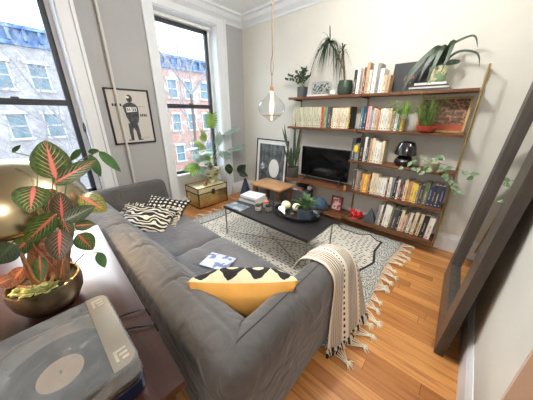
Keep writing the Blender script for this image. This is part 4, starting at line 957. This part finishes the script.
# ------------------------------------------------------------------ third shelf objects
Z3 = SZ[2]+.0005
bl_ = thing('glass_lamp', 'black glass table lamp with rounded shade and bulbous base on the third shelf', 'lamp', (-.52, 2.955, Z3)); M_bg = mat('black smoked glass', (26, 24, 26), .08, var=.05, coat=1)
MB().lathe([(0, 0), (.075, 0), (.098, .03), (.10, .06), (.075, .10), (.04, .125), (.04, .13), (0, .13)], n=32, cap=False).build('base', M_bg, bl_)
MB().lathe([(.104, .125), (.112, .13), (.098, .21), (.078, .262), (.05, .275), (0, .278)], n=32, cap=False).build('lamp_shade', M_bg, bl_)
po = potted('pothos', 'variegated pothos trailing over the right end of the third shelf', (-.235, 2.95, Z3), pot_prof(.045, .058, .085), mat('cream planter', (196, 190, 160), .5, var=.1), soil_r=.05, soil_z=.07)
g = NG('variegated leaf'); x, y, z = g.sep('UV'); n = g.noise(g.comb(x, y, g.m_('MULTIPLY', x, 3)), 5, 3); M_var = g.done(g.mix(g.ss(n, .58, .66), (74, 106, 58), (196, 206, 166)), .4)
O_ = Vector(po.location); lv = MB(); vi = MB()
V_ = [[(-.235, 2.95, 1.03), (-.24, 2.86, 1.08), (-.33, 2.80, 1.06), (-.42, 2.80, 1.03)], [(-.235, 2.95, 1.03), (-.20, 2.88, 1.10), (-.18, 2.84, 1.12)], [(-.235, 2.95, 1.03), (-.15, 2.84, 1.0), (-.07, 2.81, .93), (-.03, 2.80, .86)],
      [(-.235, 2.95, 1.03), (-.10, 2.85, 1.02), (.04, 2.82, .99), (.10, 2.82, .95)], [(-.235, 2.95, 1.03), (-.26, 2.82, .99), (-.28, 2.80, .95)], [(-.235, 2.95, 1.03), (-.12, 2.83, .95), (-.02, 2.80, .82), (.02, 2.80, .80)], [(-.235, 2.95, 1.03), (-.30, 2.84, 1.0), (-.36, 2.81, .97), (-.48, 2.80, .96)]]
rr = random.Random(12)
for P_ in V_:
    vi.tube([cr(P_, t/10)-O_ for t in range(11)], .0022, 5)
    for k in range(4):
        q = cr(P_, .4+.2*k)-O_; a = rr.uniform(-2.6, .4)
        dd = Vector((math.cos(a), -.35, math.sin(a)*.6)).normalized()*rr.uniform(.05, .075); lv.blade(q, q+dd, .042, up=(0, -1, .6), n=6, shape=lambda v: math.sin(PI*v**.6)**.8)
lv.build('leaves', M_var, po, ang=80); vi.build('vines', M_stem, po)

# ------------------------------------------------------------------ poster on the window wall
ps = thing('framed_poster', 'black-framed poster of a man in a dark suit holding a sign on the window wall', 'picture', (XW, 1.122, 1.125))
PW, PH = .50, .655
f = MB(); fx = .02
for a in ((-PW/2, -PW/2+.018, 0, PH), (PW/2-.018, PW/2, 0, PH), (-PW/2, PW/2, 0, .018), (-PW/2, PW/2, PH-.018, PH)): f.bb(.001, .022, a[0], a[1], a[2], a[3])
f.build('frame', M_black, ps, smooth=False)
pp = MB().bb(.004, .010, -PW/2+.01, PW/2-.01, .01, PH-.01).build('print', mat('cream poster paper', (198, 193, 186), .7, var=.02), ps, smooth=False)
def poly(mb, P_, x=.0105, t=.0006):
    n = len(P_); mb.add([(x, a, b) for a, b in P_]+[(x+t, a, b) for a, b in P_], [tuple(range(n)), tuple(range(n, 2*n))[::-1]]+[(i, (i+1) % n, n+(i+1) % n, n+i) for i in range(n)])
fg = MB()
poly(fg, [(-.06, .33), (-.075, .42), (-.085, .46), (-.05, .485), (-.015, .50), (.03, .50), (.065, .485), (.095, .45), (.09, .33), (.07, .26), (.04, .25), (-.03, .25)])
poly(fg, [(-.055, .255), (.055, .255), (.065, .18), (.070, .08), (.065, .055), (.03, .055), (.02, .16), (.0, .20), (-.015, .16), (-.02, .055), (-.055, .055), (-.06, .15)])
poly(fg, [(-.085, .055), (-.02, .055), (-.02, .04), (-.085, .04)]); poly(fg, [(.03, .055), (.09, .055), (.09, .04), (.03, .04)])
poly(fg, [(.01+.034*math.cos(a/8*PI), .545+.045*math.sin(a/8*PI)) for a in range(16)])
fg.build('printed_figure', mat('charcoal print ink', (48, 48, 52), .6, var=.2, scale=30, rgb2=(78, 78, 80)), ps, smooth=False)['label'] = 'printed man in dark suit'
sg = MB(); poly(sg, [(-.045, .385), (.015, .39), (.015, .45), (-.045, .445)], .0115); poly(sg, [(.02, .392), (.075, .397), (.075, .447), (.02, .445)], .0115); poly(sg, [(-.008+.02*math.cos(a/4*PI), .56+.012*math.sin(a/4*PI)) for a in range(8)], .0115)
sg.build('printed_sign', M_white, ps, smooth=False)
tx_ = MB()
for y0_, w_ in ((-.035, .012), (-.012, .010), (.028, .012), (.05, .014)): poly(tx_, [(y0_, .40), (y0_+w_, .40), (y0_+w_, .435), (y0_, .435)], .0125)
for i in range(4):
    a = .105+i*.022; poly(tx_, [(a, .335), (a+.016, .335), (a+.016, .365), (a, .365)]); 
for i in range(4): poly(tx_, [(-.195+i*.028, .455), (-.175+i*.028, .455), (-.175+i*.028, .485), (-.195+i*.028, .485)])
poly(tx_, [(.10, .455), (.18, .455), (.18, .458), (.10, .458)]); poly(tx_, [(.08, .07), (.17, .07), (.17, .073), (.08, .073)]); poly(tx_, [(-.16, .07), (-.12, .07), (-.12, .073), (-.16, .073)])
tx_.build('printed_lettering', mat('dark print lettering', (54, 54, 58), .6), ps, smooth=False)

# black cord hanging on the near window's casing
hk = MB().tube([(XW-.02+.0, .615, 1.40), (XW-.01, .60, 1.36), (XW-.01, .598, 1.30), (XW-.01, .612, 1.29), (XW-.01, .62, 1.35), (XW-.015, .615, 1.39), (XW-.01, .607, 1.34), (XW-.01, .612, 1.22), (XW-.02, .616, 1.05), (XW-.03, .618, .60)], .004, 6)
hk = hk.build('hanging_cord', M_black); tag(hk, 'looped black cord hanging at the near window reveal', 'cord')

# ------------------------------------------------------------------ pendant lamp
PX, PY = -1.54, 1.80
pe = thing('pendant_lamp', 'clear teardrop glass pendant lamp glowing on a knotted brown cord', 'lamp', (PX, PY, 1.42))
c_ = MB(); z = H
pts = [(0, 0, H-1.42), (0, 0, 2.60-1.42)]; c_.tube(pts, .004, 6)
def loop(zc, hh, ww): return [(ww*math.sin(t/16*2*PI), 0, zc-1.42+hh*math.cos(t/16*2*PI)) for t in range(17)]
c_.tube(loop(2.56, .05, .012), .0035, 6); c_.tube([(0.004, 0, 2.51-1.42), (-.003, 0, 2.2-1.42), (.004, 0, 2.0-1.42), (0, 0, 1.98-1.42)], .0055, 6)
c_.tube(loop(1.91, .075, .014), .0035, 6); c_.tube([(0, 0, 1.84-1.42), (0, 0, 1.735-1.42)], .004, 6)
c_.build('cord', mat('brown twisted cord', (136, 106, 82), .8), pe)
MB().lathe([(.006, .325), (.016, .318), (.018, .285), (.014, .28), (.0, .28)], n=16).build('socket', mat('copper socket', (196, 130, 90), .3, .8), pe)
MB().lathe([(.018, .30), (.024, .27), (.05, .235), (.095, .20), (.125, .165), (.135, .13), (.125, .095), (.095, .065), (.075, .05), (.05, .035), (.028, .015), (.010, .003), (0, 0)], n=40, cap=False).build('glass_shade', M_glass, pe)
MB().lathe([(.0, .062), (.088, .062), (.09, .066), (.088, .072), (0, .072)], n=32, cap=False).build('wooden_disc', mat('light wood disc', (190, 146, 104), .5), pe)
MB().lathe([(.0, .075), (.010, .078), (.017, .10), (.017, .17), (.012, .20), (.010, .225), (.010, .28)], n=16, cap=False).build('bulb', mat('glowing bulb', (255, 190, 120), .3, emit=(255, 176, 96), estr=9), pe)
MB().tube([(0, 0, .062), (0, 0, .02)], .006, 8).build('drop', mat('amber drop', (240, 190, 130), .3, emit=(255, 190, 120), estr=2), pe)

# ------------------------------------------------------------------ leaning mirror
mi = thing('leaning_mirror', 'tall mirror in a deep dark wood frame leaning on the right wall', 'mirror', (.142, 2.035, .004))
tilt = math.radians(3.2)
mi.rotation_euler = (0, tilt, math.radians(1.8))
MWd, MH, FWd, DP = 1.03, 2.0, .17, .052
M_fr = mat('dark umber frame wood', (84, 76, 70), .35, var=.15, scale=6, stretch=(4, 4, .6), spec=.5)
f = MB(); a = MWd/2
for (y0_, y1_, z0_, z1_) in ((-a, -a+FWd, 0, MH), (a-FWd*.85, a, 0, MH), (-a+FWd, a-FWd*.85, 0, FWd*1.25), (-a+FWd, a-FWd*.85, MH-FWd, MH)): f.bb(0, DP, y0_, y1_, z0_, z1_)
f.build('frame', M_fr, mi, smooth=False, bevel=.002)
MB().bb(DP-.016, DP-.010, -a+FWd-.01, a-FWd*.85+.01, FWd*1.25-.01, MH-FWd+.01).build('mirror_glass', mat('silvered mirror glass', (226, 230, 228), .02, 1, var=.01), mi, smooth=False)

# ------------------------------------------------------------------ desk and what stands on it
dk = thing('desk', 'dark reddish-brown wooden desk behind the sofa', 'desk', (-1.25, -.12, 0), 0)
DZ = .72; M_desk = mat('dark mahogany', (58, 32, 28), .28, var=.25, scale=5, stretch=(.6, 6, 6), coat=.12)
an = math.radians(-4)
def dp(x, y): # desk corner coordinates in the room, turned slightly
    return (x, y)
T = Matrix.Translation((-.485, .165, 0)) @ Matrix.Rotation(math.radians(-4.2), 4, 'Z')
put(dk, MB().bb(-1.45, 0, -.62, 0, DZ-.032, DZ, T=T), 'desk_top', M_desk, smooth=False, bevel=.003)
put(dk, MB().bb(-.45, -.02, -.58, -.03, .10, DZ-.034, T=T), 'cabinet', M_desk, smooth=False, bevel=.003)
for (x, y) in ((-1.42, -.03), (-1.42, -.58), (-.06, -.05), (-.06, -.56)):
    put(dk, MB().bb(x-.03, x+.03, y-.025, y+.025, 0, .10 if x > -1 else DZ-.033, T=T), 'leg', M_desk, smooth=False)
# turntable
TT = math.radians(-8)
tt = thing('turntable', 'record player under a clear dust cover on the dark desk', 'record player', (-.738, -.115, DZ+.001), math.radians(-1))
TW, TD = .37, .405
def rrect(wx, wy, rad, n=6):
    P_ = []
    for cx_, cy_, a0 in ((wx/2-rad, wy/2-rad, 0), (-wx/2+rad, wy/2-rad, 1), (-wx/2+rad, -wy/2+rad, 2), (wx/2-rad, -wy/2+rad, 3)):
        for i in range(n+1): t = (a0+i/n)*PI/2; P_.append((cx_+rad*math.cos(t), cy_+rad*math.sin(t)))
    return P_
MB().prism(rrect(TW, TD, .035), 0, .05, 'z').build('plinth', mat('navy lacquer', (24, 32, 58), .3, var=.05), tt, bevel=.003)
MB().prism(rrect(TW-.004, TD-.004, .034), .051, .066, 'z').build('deck', M_blackm, tt, bevel=.002)
MB().prism(rrect(TW+.004, TD+.004, .037), .066, .071, 'z').build('chrome_trim', M_steel, tt)
MB().lathe([(.0, .071), (.143, .071), (.145, .076), (.143, .081), (0, .081)], (.02, .035, 0), n=64, cap=False).build('record', mat('black vinyl record', (20, 20, 22), .25, var=.1), tt)
MB().lathe([(.0, .0815), (.053, .0815), (.053, .083), (0, .083)], (.02, .035, 0), n=40, cap=False).build('record_label', mat('cream paper label', (186, 162, 138), .7), tt)
MB().lathe([(.0, .083), (.004, .083), (.003, .092), (0, .093)], (.02, .035, 0), n=12, cap=False).build('spindle', M_steel, tt)
MB().tube([(-.155, .14, .075), (-.155, .14, .10), (-.16, -.05, .10), (-.10, -.13, .09)], .005, 8).build('tonearm', M_steel, tt)
# dust cover: translucent scuffed acrylic shell
g = bpy.data.materials.new('scuffed acrylic'); g.use_nodes = True; nt = g.node_tree; nt.nodes.remove(nt.nodes['Principled BSDF']); out = nt.nodes['Material Output']
tcn = nt.nodes.new('ShaderNodeTexCoord'); n1 = nt.nodes.new('ShaderNodeTexNoise'); n1.inputs['Scale'].default_value = 9; n1.inputs['Detail'].default_value = 8; n1.inputs['Distortion'].default_value = 2.2
nt.links.new(tcn.outputs['Object'], n1.inputs['Vector']); mr = nt.nodes.new('ShaderNodeMapRange'); mr.inputs[1].default_value = .42; mr.inputs[2].default_value = .72; mr.inputs[3].default_value = .34; mr.inputs[4].default_value = .62; nt.links.new(n1.outputs[0], mr.inputs[0])
tr_ = nt.nodes.new('ShaderNodeBsdfTransparent'); df = nt.nodes.new('ShaderNodeBsdfPrincipled'); df.inputs['Base Color'].default_value = (*lin((150, 155, 158)), 1); df.inputs['Roughness'].default_value = .14
mx = nt.nodes.new('ShaderNodeMixShader'); nt.links.new(mr.outputs[0], mx.inputs[0]); nt.links.new(tr_.outputs[0], mx.inputs[1]); nt.links.new(df.outputs[0], mx.inputs[2]); nt.links.new(mx.outputs[0], out.inputs[0])
MB().prism(rrect(TW, TD, .035), .072, .130, 'z').build('dust_cover', g, tt, bevel=.006)['label'] = 'clear scuffed acrylic dust cover'
bnd = MB()
P_ = [(-TW/2+.006, TD/2-.095), (TW/2-.006, TD/2-.095)]+[p for p in rrect(TW-.012, TD-.012, .032) if p[1] > TD/2-.10]
bnd.prism([(TW/2-.006, TD/2-.065)]+[p for p in rrect(TW-.012, TD-.012, .032) if p[1] > TD/2-.06]+[(-TW/2+.006, TD/2-.065)], .1315, .1325, 'z')
bnd.build('silver_band', mat('champagne silver band', (166, 160, 148), .32, .6, var=.05), tt)
for s in (-1, 1):
    x0_ = s*.135; lg = MB()
    for k in range(3): lg.bb(x0_-.022+k*.016, x0_-.014+k*.016, TD/2-.045+.004*k, TD/2-.020, .1325, .1340)
    lg.bb(x0_-.022, x0_+.018, TD/2-.052, TD/2-.045, .1325, .1340)
    lg.build('raised_mark', mat('raised pale mark', (206, 202, 190), .4, .4), tt)
ca = MB().tube([(-.90, .085, DZ+.006), (-.88, .13, DZ+.012), (-.865, .165, DZ+.012), (-.86, .194, DZ+.006), (-.858, .2015, DZ-.04)], .0035, 6).tube([(-.82, .085, DZ+.006), (-.79, .13, DZ+.012), (-.765, .160, DZ+.010), (-.757, .186, DZ+.006), (-.755, .193, DZ-.04)], .0035, 6).build('black_cable', M_black)
tag(ca, 'two thin black cables from the record player over the desk edge', 'cable')

# mushroom lamp
M_gold = mat('champagne brass', (168, 156, 126), .22, 1, var=.06, scale=4)
ml = thing('dome_lamp', 'large champagne brass dome lamp glowing behind the pink-veined plant', 'lamp', (-1.52, -.05, DZ+.0005))
MB().lathe([(0, .325), (.0, .325), (.04, .33), (.05, .34)]+[(.275*math.cos(t/14*PI/2), .31+.245*math.sin(t/14*PI/2)) for t in range(15)], n=56, cap=False)
dm = MB().lathe([(.272*math.cos(t/16*PI/2), .31+.275*math.sin(t/16*PI/2)) for t in range(17)], n=64, cap=False); dm.build('lamp_shade', M_gold, ml, solid=.004)
MB().lathe([(.10, 0), (.105, .01), (.07, .05), (.045, .12), (.035, .22), (.04, .30), (.02, .36), (0, .36)], n=40).build('base', mat('bronze lamp stem', (150, 112, 72), .2, 1), ml)
MB().lathe([(0, .37), (.03, .38), (.045, .42), (.03, .46), (0, .47)], n=24, cap=False).build('bulb', mat('warm lamp bulb', (255, 214, 150), .3, emit=(255, 190, 110), estr=25), ml)
l = bpy.data.lights.new('dome_lamp_light', 'POINT'); l.energy = 9; l.color = (1, .70, .36); l.shadow_soft_size = .04; lo = bpy.data.objects.new('dome_lamp_light', l); COL.objects.link(lo); lo.location = (-1.52, -.05, DZ+.36)
l.energy = 20

# aglaonema in a bronze bowl
BX, BY = -1.19, -.06
ag = thing('potted_aglaonema', 'pink-veined leafy plant in a round bronze bowl on the desk', 'plant', (BX, BY, DZ+.0005))
MB().lathe([(0, 0), (.07, 0), (.094, .02), (.114, .06), (.120, .10), (.117, .132), (.110, .132), (.113, .10), (.085, .05), (0, .05)], n=44, cap=False).build('bowl', mat('mottled bronze', (168, 154, 126), .28, .8, var=.3, scale=14, rgb2=(92, 76, 54)), ag)
MB().lathe([(0, .112), (.07, .114), (.111, .106)], n=32, cap=False).build('soil', M_soil, ag)
def aglao(name, green, pink, pale, dark=False):
    g = NG(name); x, y, z = g.sep('UV'); a = g.m_('ABSOLUTE', g.m_('SUBTRACT', x, .5))
    n = g.noise(g.comb(g.m_('MULTIPLY', x, 3), g.m_('MULTIPLY', y, 3)), 3, 3)
    vein = g.m_('FRACT', g.m_('SUBTRACT', g.m_('MULTIPLY', y, 8.0), g.m_('MULTIPLY', a, 6)))
    vein = g.m_('ABSOLUTE', g.m_('SUBTRACT', vein, .5)); vm = g.m_('LESS_THAN', vein, .10)
    col = g.mix(g.ss(n, .35, .65), green, tuple(int(c*.7) for c in green))
    col = g.mix(g.m_('MULTIPLY', vm, g.ss(a, .46, .10)), col, pale)
    mw = g.m_('MULTIPLY', g.m_('SUBTRACT', 1.05, y), .085)
    mid = g.ss(g.m_('SUBTRACT', a, g.m_('ADD', mw, g.m_('MULTIPLY', vm, .10))), .03, -.03)
    col = g.mix(mid, col, pink)
    m_ = g.done(col, .35); g.b.inputs['Coat Weight'].default_value = .2
    # thin leaves let some light through
    nt = g.nt; tl = nt.nodes.new('ShaderNodeBsdfTranslucent'); mx = nt.nodes.new('ShaderNodeMixShader'); mx.inputs[0].default_value = .28
    nt.links.new(col, tl.inputs[0]); nt.links.new(g.b.outputs[0], mx.inputs[1]); nt.links.new(tl.outputs[0], mx.inputs[2]); nt.links.new(mx.outputs[0], nt.nodes['Material Output'].inputs[0])
    return m_
AM = {'p': aglao('pink veined leaf', (84, 108, 54), (232, 138, 126), (196, 192, 128)), 'd': aglao('dark pink veined leaf', (76, 70, 50), (214, 112, 104), (150, 130, 92)), 's': aglao('silver green leaf', (74, 92, 66), (150, 150, 128), (126, 142, 118)),
      'y': aglao('yellow pink leaf', (150, 158, 70), (232, 130, 96), (214, 190, 100)), 'g': aglao('green pink leaf', (70, 104, 44), (206, 124, 92), (140, 160, 84)), 'k': aglao('deep green leaf', (44, 66, 38), (60, 84, 46), (66, 92, 50)), 'o': aglao('orange backed leaf', (168, 108, 78), (206, 142, 110), (186, 128, 92))}
AL = [((-1.079, 0.073, 1.279), (-1.114, 0.082, 1.411), 0.11, 'p'), ((-1.083, 0.061, 1.262), (-1.062, 0.201, 1.331), 0.060, 'p'), ((-1.103, 0.014, 1.261), (-1.035, -0.02, 1.189), 0.096, 'p'), ((-1.114, 0.052, 1.242), (-1.07, 0.021, 1.161), 0.058, 'p'),
      ((-1.003, 0.049, 1.157), (-1.03, 0.069, 1.242), 0.063, 'd'), ((-0.995, 0.051, 1.147), (-0.998, 0.148, 1.173), 0.055, 's'), ((-1.075, 0.123, 1.201), (-1.028, 0.185, 1.131), 0.079, 'y'), ((-1.039, 0.075, 1.102), (-1.028, 0.136, 1.091), 0.046, 'p'),
      ((-1.02, 0.077, 1.074), (-0.986, 0.101, 1.007), 0.065, 'g'), ((-0.947, 0.031, 1.137), (-0.899, 0.002, 1.053), 0.069, 'd'), ((-1.022, -0.08, 1.107), (-1.024, -0.137, 1.056), 0.077, 'k'), ((-0.996, 0.038, 1.178), (-1.051, -0.059, 1.085), 0.07, 'g'),
      ((-1.097, -0.046, 1.08), (-1.129, -0.106, 1.02), 0.058, 'g'), ((-1.133, -0.046, 1.031), (-1.067, -0.012, 0.927), 0.055, 'o'), ((-1.114, -0.162, 0.94), (-1.103, -0.119, 0.95), 0.05, 'o'), ((-1.03, 0.051, 1.151), (-0.983, 0.053, 1.074), 0.04, 'p'), ((-1.118, -0.029, 1.039), (-1.066, 0.014, 1.032), 0.045, 'o'),
      ((-1.16, -.03, .98), (-1.10, .03, .93), .05, 'o'), ((-1.12, -.09, .97), (-1.13, -.15, .90), .05, 'o'), ((-1.15, -.0, 1.05), (-1.17, -.06, .99), .05, 'g'), ((-1.07, .03, 1.13), (-1.10, -.03, 1.10), .05, 'd'), ((-1.10, .08, 1.22), (-1.13, .05, 1.15), .05, 'o'), ((-1.05, -.04, 1.02), (-1.0, -.06, .95), .04, 'g')]
CV = Vector((0, 0, 1.5)); stalk = MB()
for i, (b, t, w_, k) in enumerate(AL):
    b = Vector(b); t = Vector(t); mid = (b+t)/2; nrm = (CV-mid).normalized()+Vector((.1*math.sin(i*2.3), .1*math.cos(i*1.7), .25 if k != 'd' else 0))
    put(ag, MB().blade(b, t, w_, up=nrm, cup=.14, droop=.03, n=14, across=8, shape=lambda v: math.sin(PI*v**.75)**.7), 'leaf', AM[k], ang=80)
    root = Vector((BX+.03*math.sin(i*1.9)+(b.x-BX)*.15, BY+.03*math.cos(i*2.7)+(b.y-BY)*.15, DZ+.11)); m2 = root*.5+b*.5+Vector((0, 0, -.01)); stalk.tube([root, m2, b], [.0042, .0032, .0024], 6)
put(ag, stalk, 'stalks', mat('pinkish leaf stalks', (206, 160, 124), .5, var=.15, scale=20))
g2 = MB(); gs2 = MB()
for b, t, w_ in (((-1.173, 0.241, 1.349), (-1.081, 0.28, 1.266), 0.038), ((-1.198, 0.211, 1.333), (-1.14, 0.217, 1.246), 0.038), ((-1.233, 0.192, 1.357), (-1.255, 0.147, 1.309), 0.026), ((-1.207, 0.209, 1.345), (-1.174, 0.242, 1.353), 0.021), ((-1.072, 0.123, 0.947), (-1.033, 0.125, 0.884), 0.038), ((-1.449, -0.007, 1.344), (-1.428, 0.026, 1.372), 0.017)):
    mid = (Vector(b)+Vector(t))/2; g2.blade(b, t, w_, up=(CV-mid).normalized()+Vector((.2, 0, .3)), n=8)
gs2.tube([(-1.13, 0, .83), (-1.20, .07, 1.12), (-1.25, .13, 1.27), (-1.224, 0.177, 1.313), (-1.173, 0.241, 1.349)], .0025, 6)
gs2.tube([(-1.13, -.02, .83), (-1.25, .0, 1.15), (-1.33, .05, 1.29), (-1.371, 0.052, 1.324), (-1.449, -0.007, 1.344)], .0022, 6)
gs2.tube([(-1.10, -.01, .83), (-1.131, 0.049, 0.907), (-1.114, 0.081, 0.939), (-1.072, 0.123, 0.947)], .002, 6)
put(ag, g2, 'plain_green_leaves', M_leaf, ang=80)['label'] = 'plain green pointed leaves'; put(ag, gs2, 'runners', M_stem)
# thick trunk-like canes
put(ag, MB().tube([(-1.20, -.06, .82), (-1.16, -.04, .92), (-1.11, -.01, 1.02)], [.010, .009, .007], 8).tube([(-1.13, .0, .82), (-1.09, .02, .93), (-1.03, .05, 1.06)], [.009, .008, .006], 8).tube([(-1.19, -.09, .82), (-1.15, -.09, .92), (-1.10, -.08, 1.03)], [.008, .007, .006], 8), 'canes', mat('ridged tan cane', (176, 142, 108), .7, var=.25, scale=40))
# succulent rosette
rr = random.Random(4); su_ = MB()
for cx_, cy_, sc_ in ((-1.125, -.105, .95), (-1.105, -.06, 1.05), (-1.16, -.135, .7)):
    for ring in range(3):
        for k in range(7):
            a = k/7*6.283+ring*.4; L = (.045-.011*ring)*sc_; el = .35+.35*ring
            b = Vector((cx_, cy_, DZ+.125+.006*ring)); su_.blade(b, b+Vector((math.cos(a)*math.cos(el), math.sin(a)*math.cos(el), math.sin(el)))*L, .022*sc_, up=(0, 0, 1), cup=.4, n=6, shape=lambda v: math.sin(PI*v**1.3)**.7 if 0 < v < 1 else 0)
put(ag, su_, 'succulent', mat('yellow green succulent', (200, 206, 140), .5, var=.15, scale=20), ang=80, solid=.003)['label'] = 'pale yellow-green succulent rosettes'

# books upright on the near window's sill
x = .22
for i, (cn, th, h) in enumerate((('charcoal', .02, .24), ('white', .018, .25), ('grey', .022, .24), ('cream', .02, .22), ('charcoal', .05, .23), ('brown', .02, .22), ('cream', .024, .22), ('white', .02, .24), ('charcoal', .008, .26))):
    b = thing('sill_book', '%s book, %s from the left on the near window sill' % (cn, ORD[i]), 'book', (XW-.155, x+th/2, .5555), 0, 'books on the near window sill'); t = .002
    b.rotation_euler = (0, 0, PI/2)
    MB().bb(-th/2, -th/2+t, -.13, 0, 0, h).bb(th/2-t, th/2, -.13, 0, 0, h).bb(-th/2, th/2, -.13, -.128, 0, h).build('cover', book_mat(cn, i % 3), b, smooth=False)
    MB().bb(-th/2+t, th/2-t, -.128, -.004, .003, h-.004).build('pages', M_paper, b, smooth=False); x += th+.001

# flush ceiling lights: inferred warm one, and an unseen fill added over the rug
for (x, y, en, cc_, lab) in ((.9, -1.2, 24, (1, .97, .92), 'round warm ceiling light over the floor behind the sofa'), (-.85, 1.45, 44, (.96, .97, .95), 'unseen round fill light added on the ceiling over the coffee table rug')):
    cl = thing('ceiling_and_fill_light', lab, 'lamp', (x, y, H-.001))
    MB().lathe([(.17, 0), (.17, -.04), (.0, -.04)], n=32, cap=False).build('fixture', M_white, cl)
    MB().lathe([(.16, -.041), (.15, -.07), (.10, -.095), (0, -.105)], n=32, cap=False).build('diffuser', mat('warm diffuser', (255, 236, 212), .5, emit=(255, 230, 200), estr=4), cl)
    l = bpy.data.lights.new('ceiling_and_fill_lamp', 'POINT'); l.shadow_soft_size = .12; l.energy = en; l.color = cc_
    lo = bpy.data.objects.new('ceiling_and_fill_lamp', l); COL.objects.link(lo); lo.location = (x, y, H-.26)
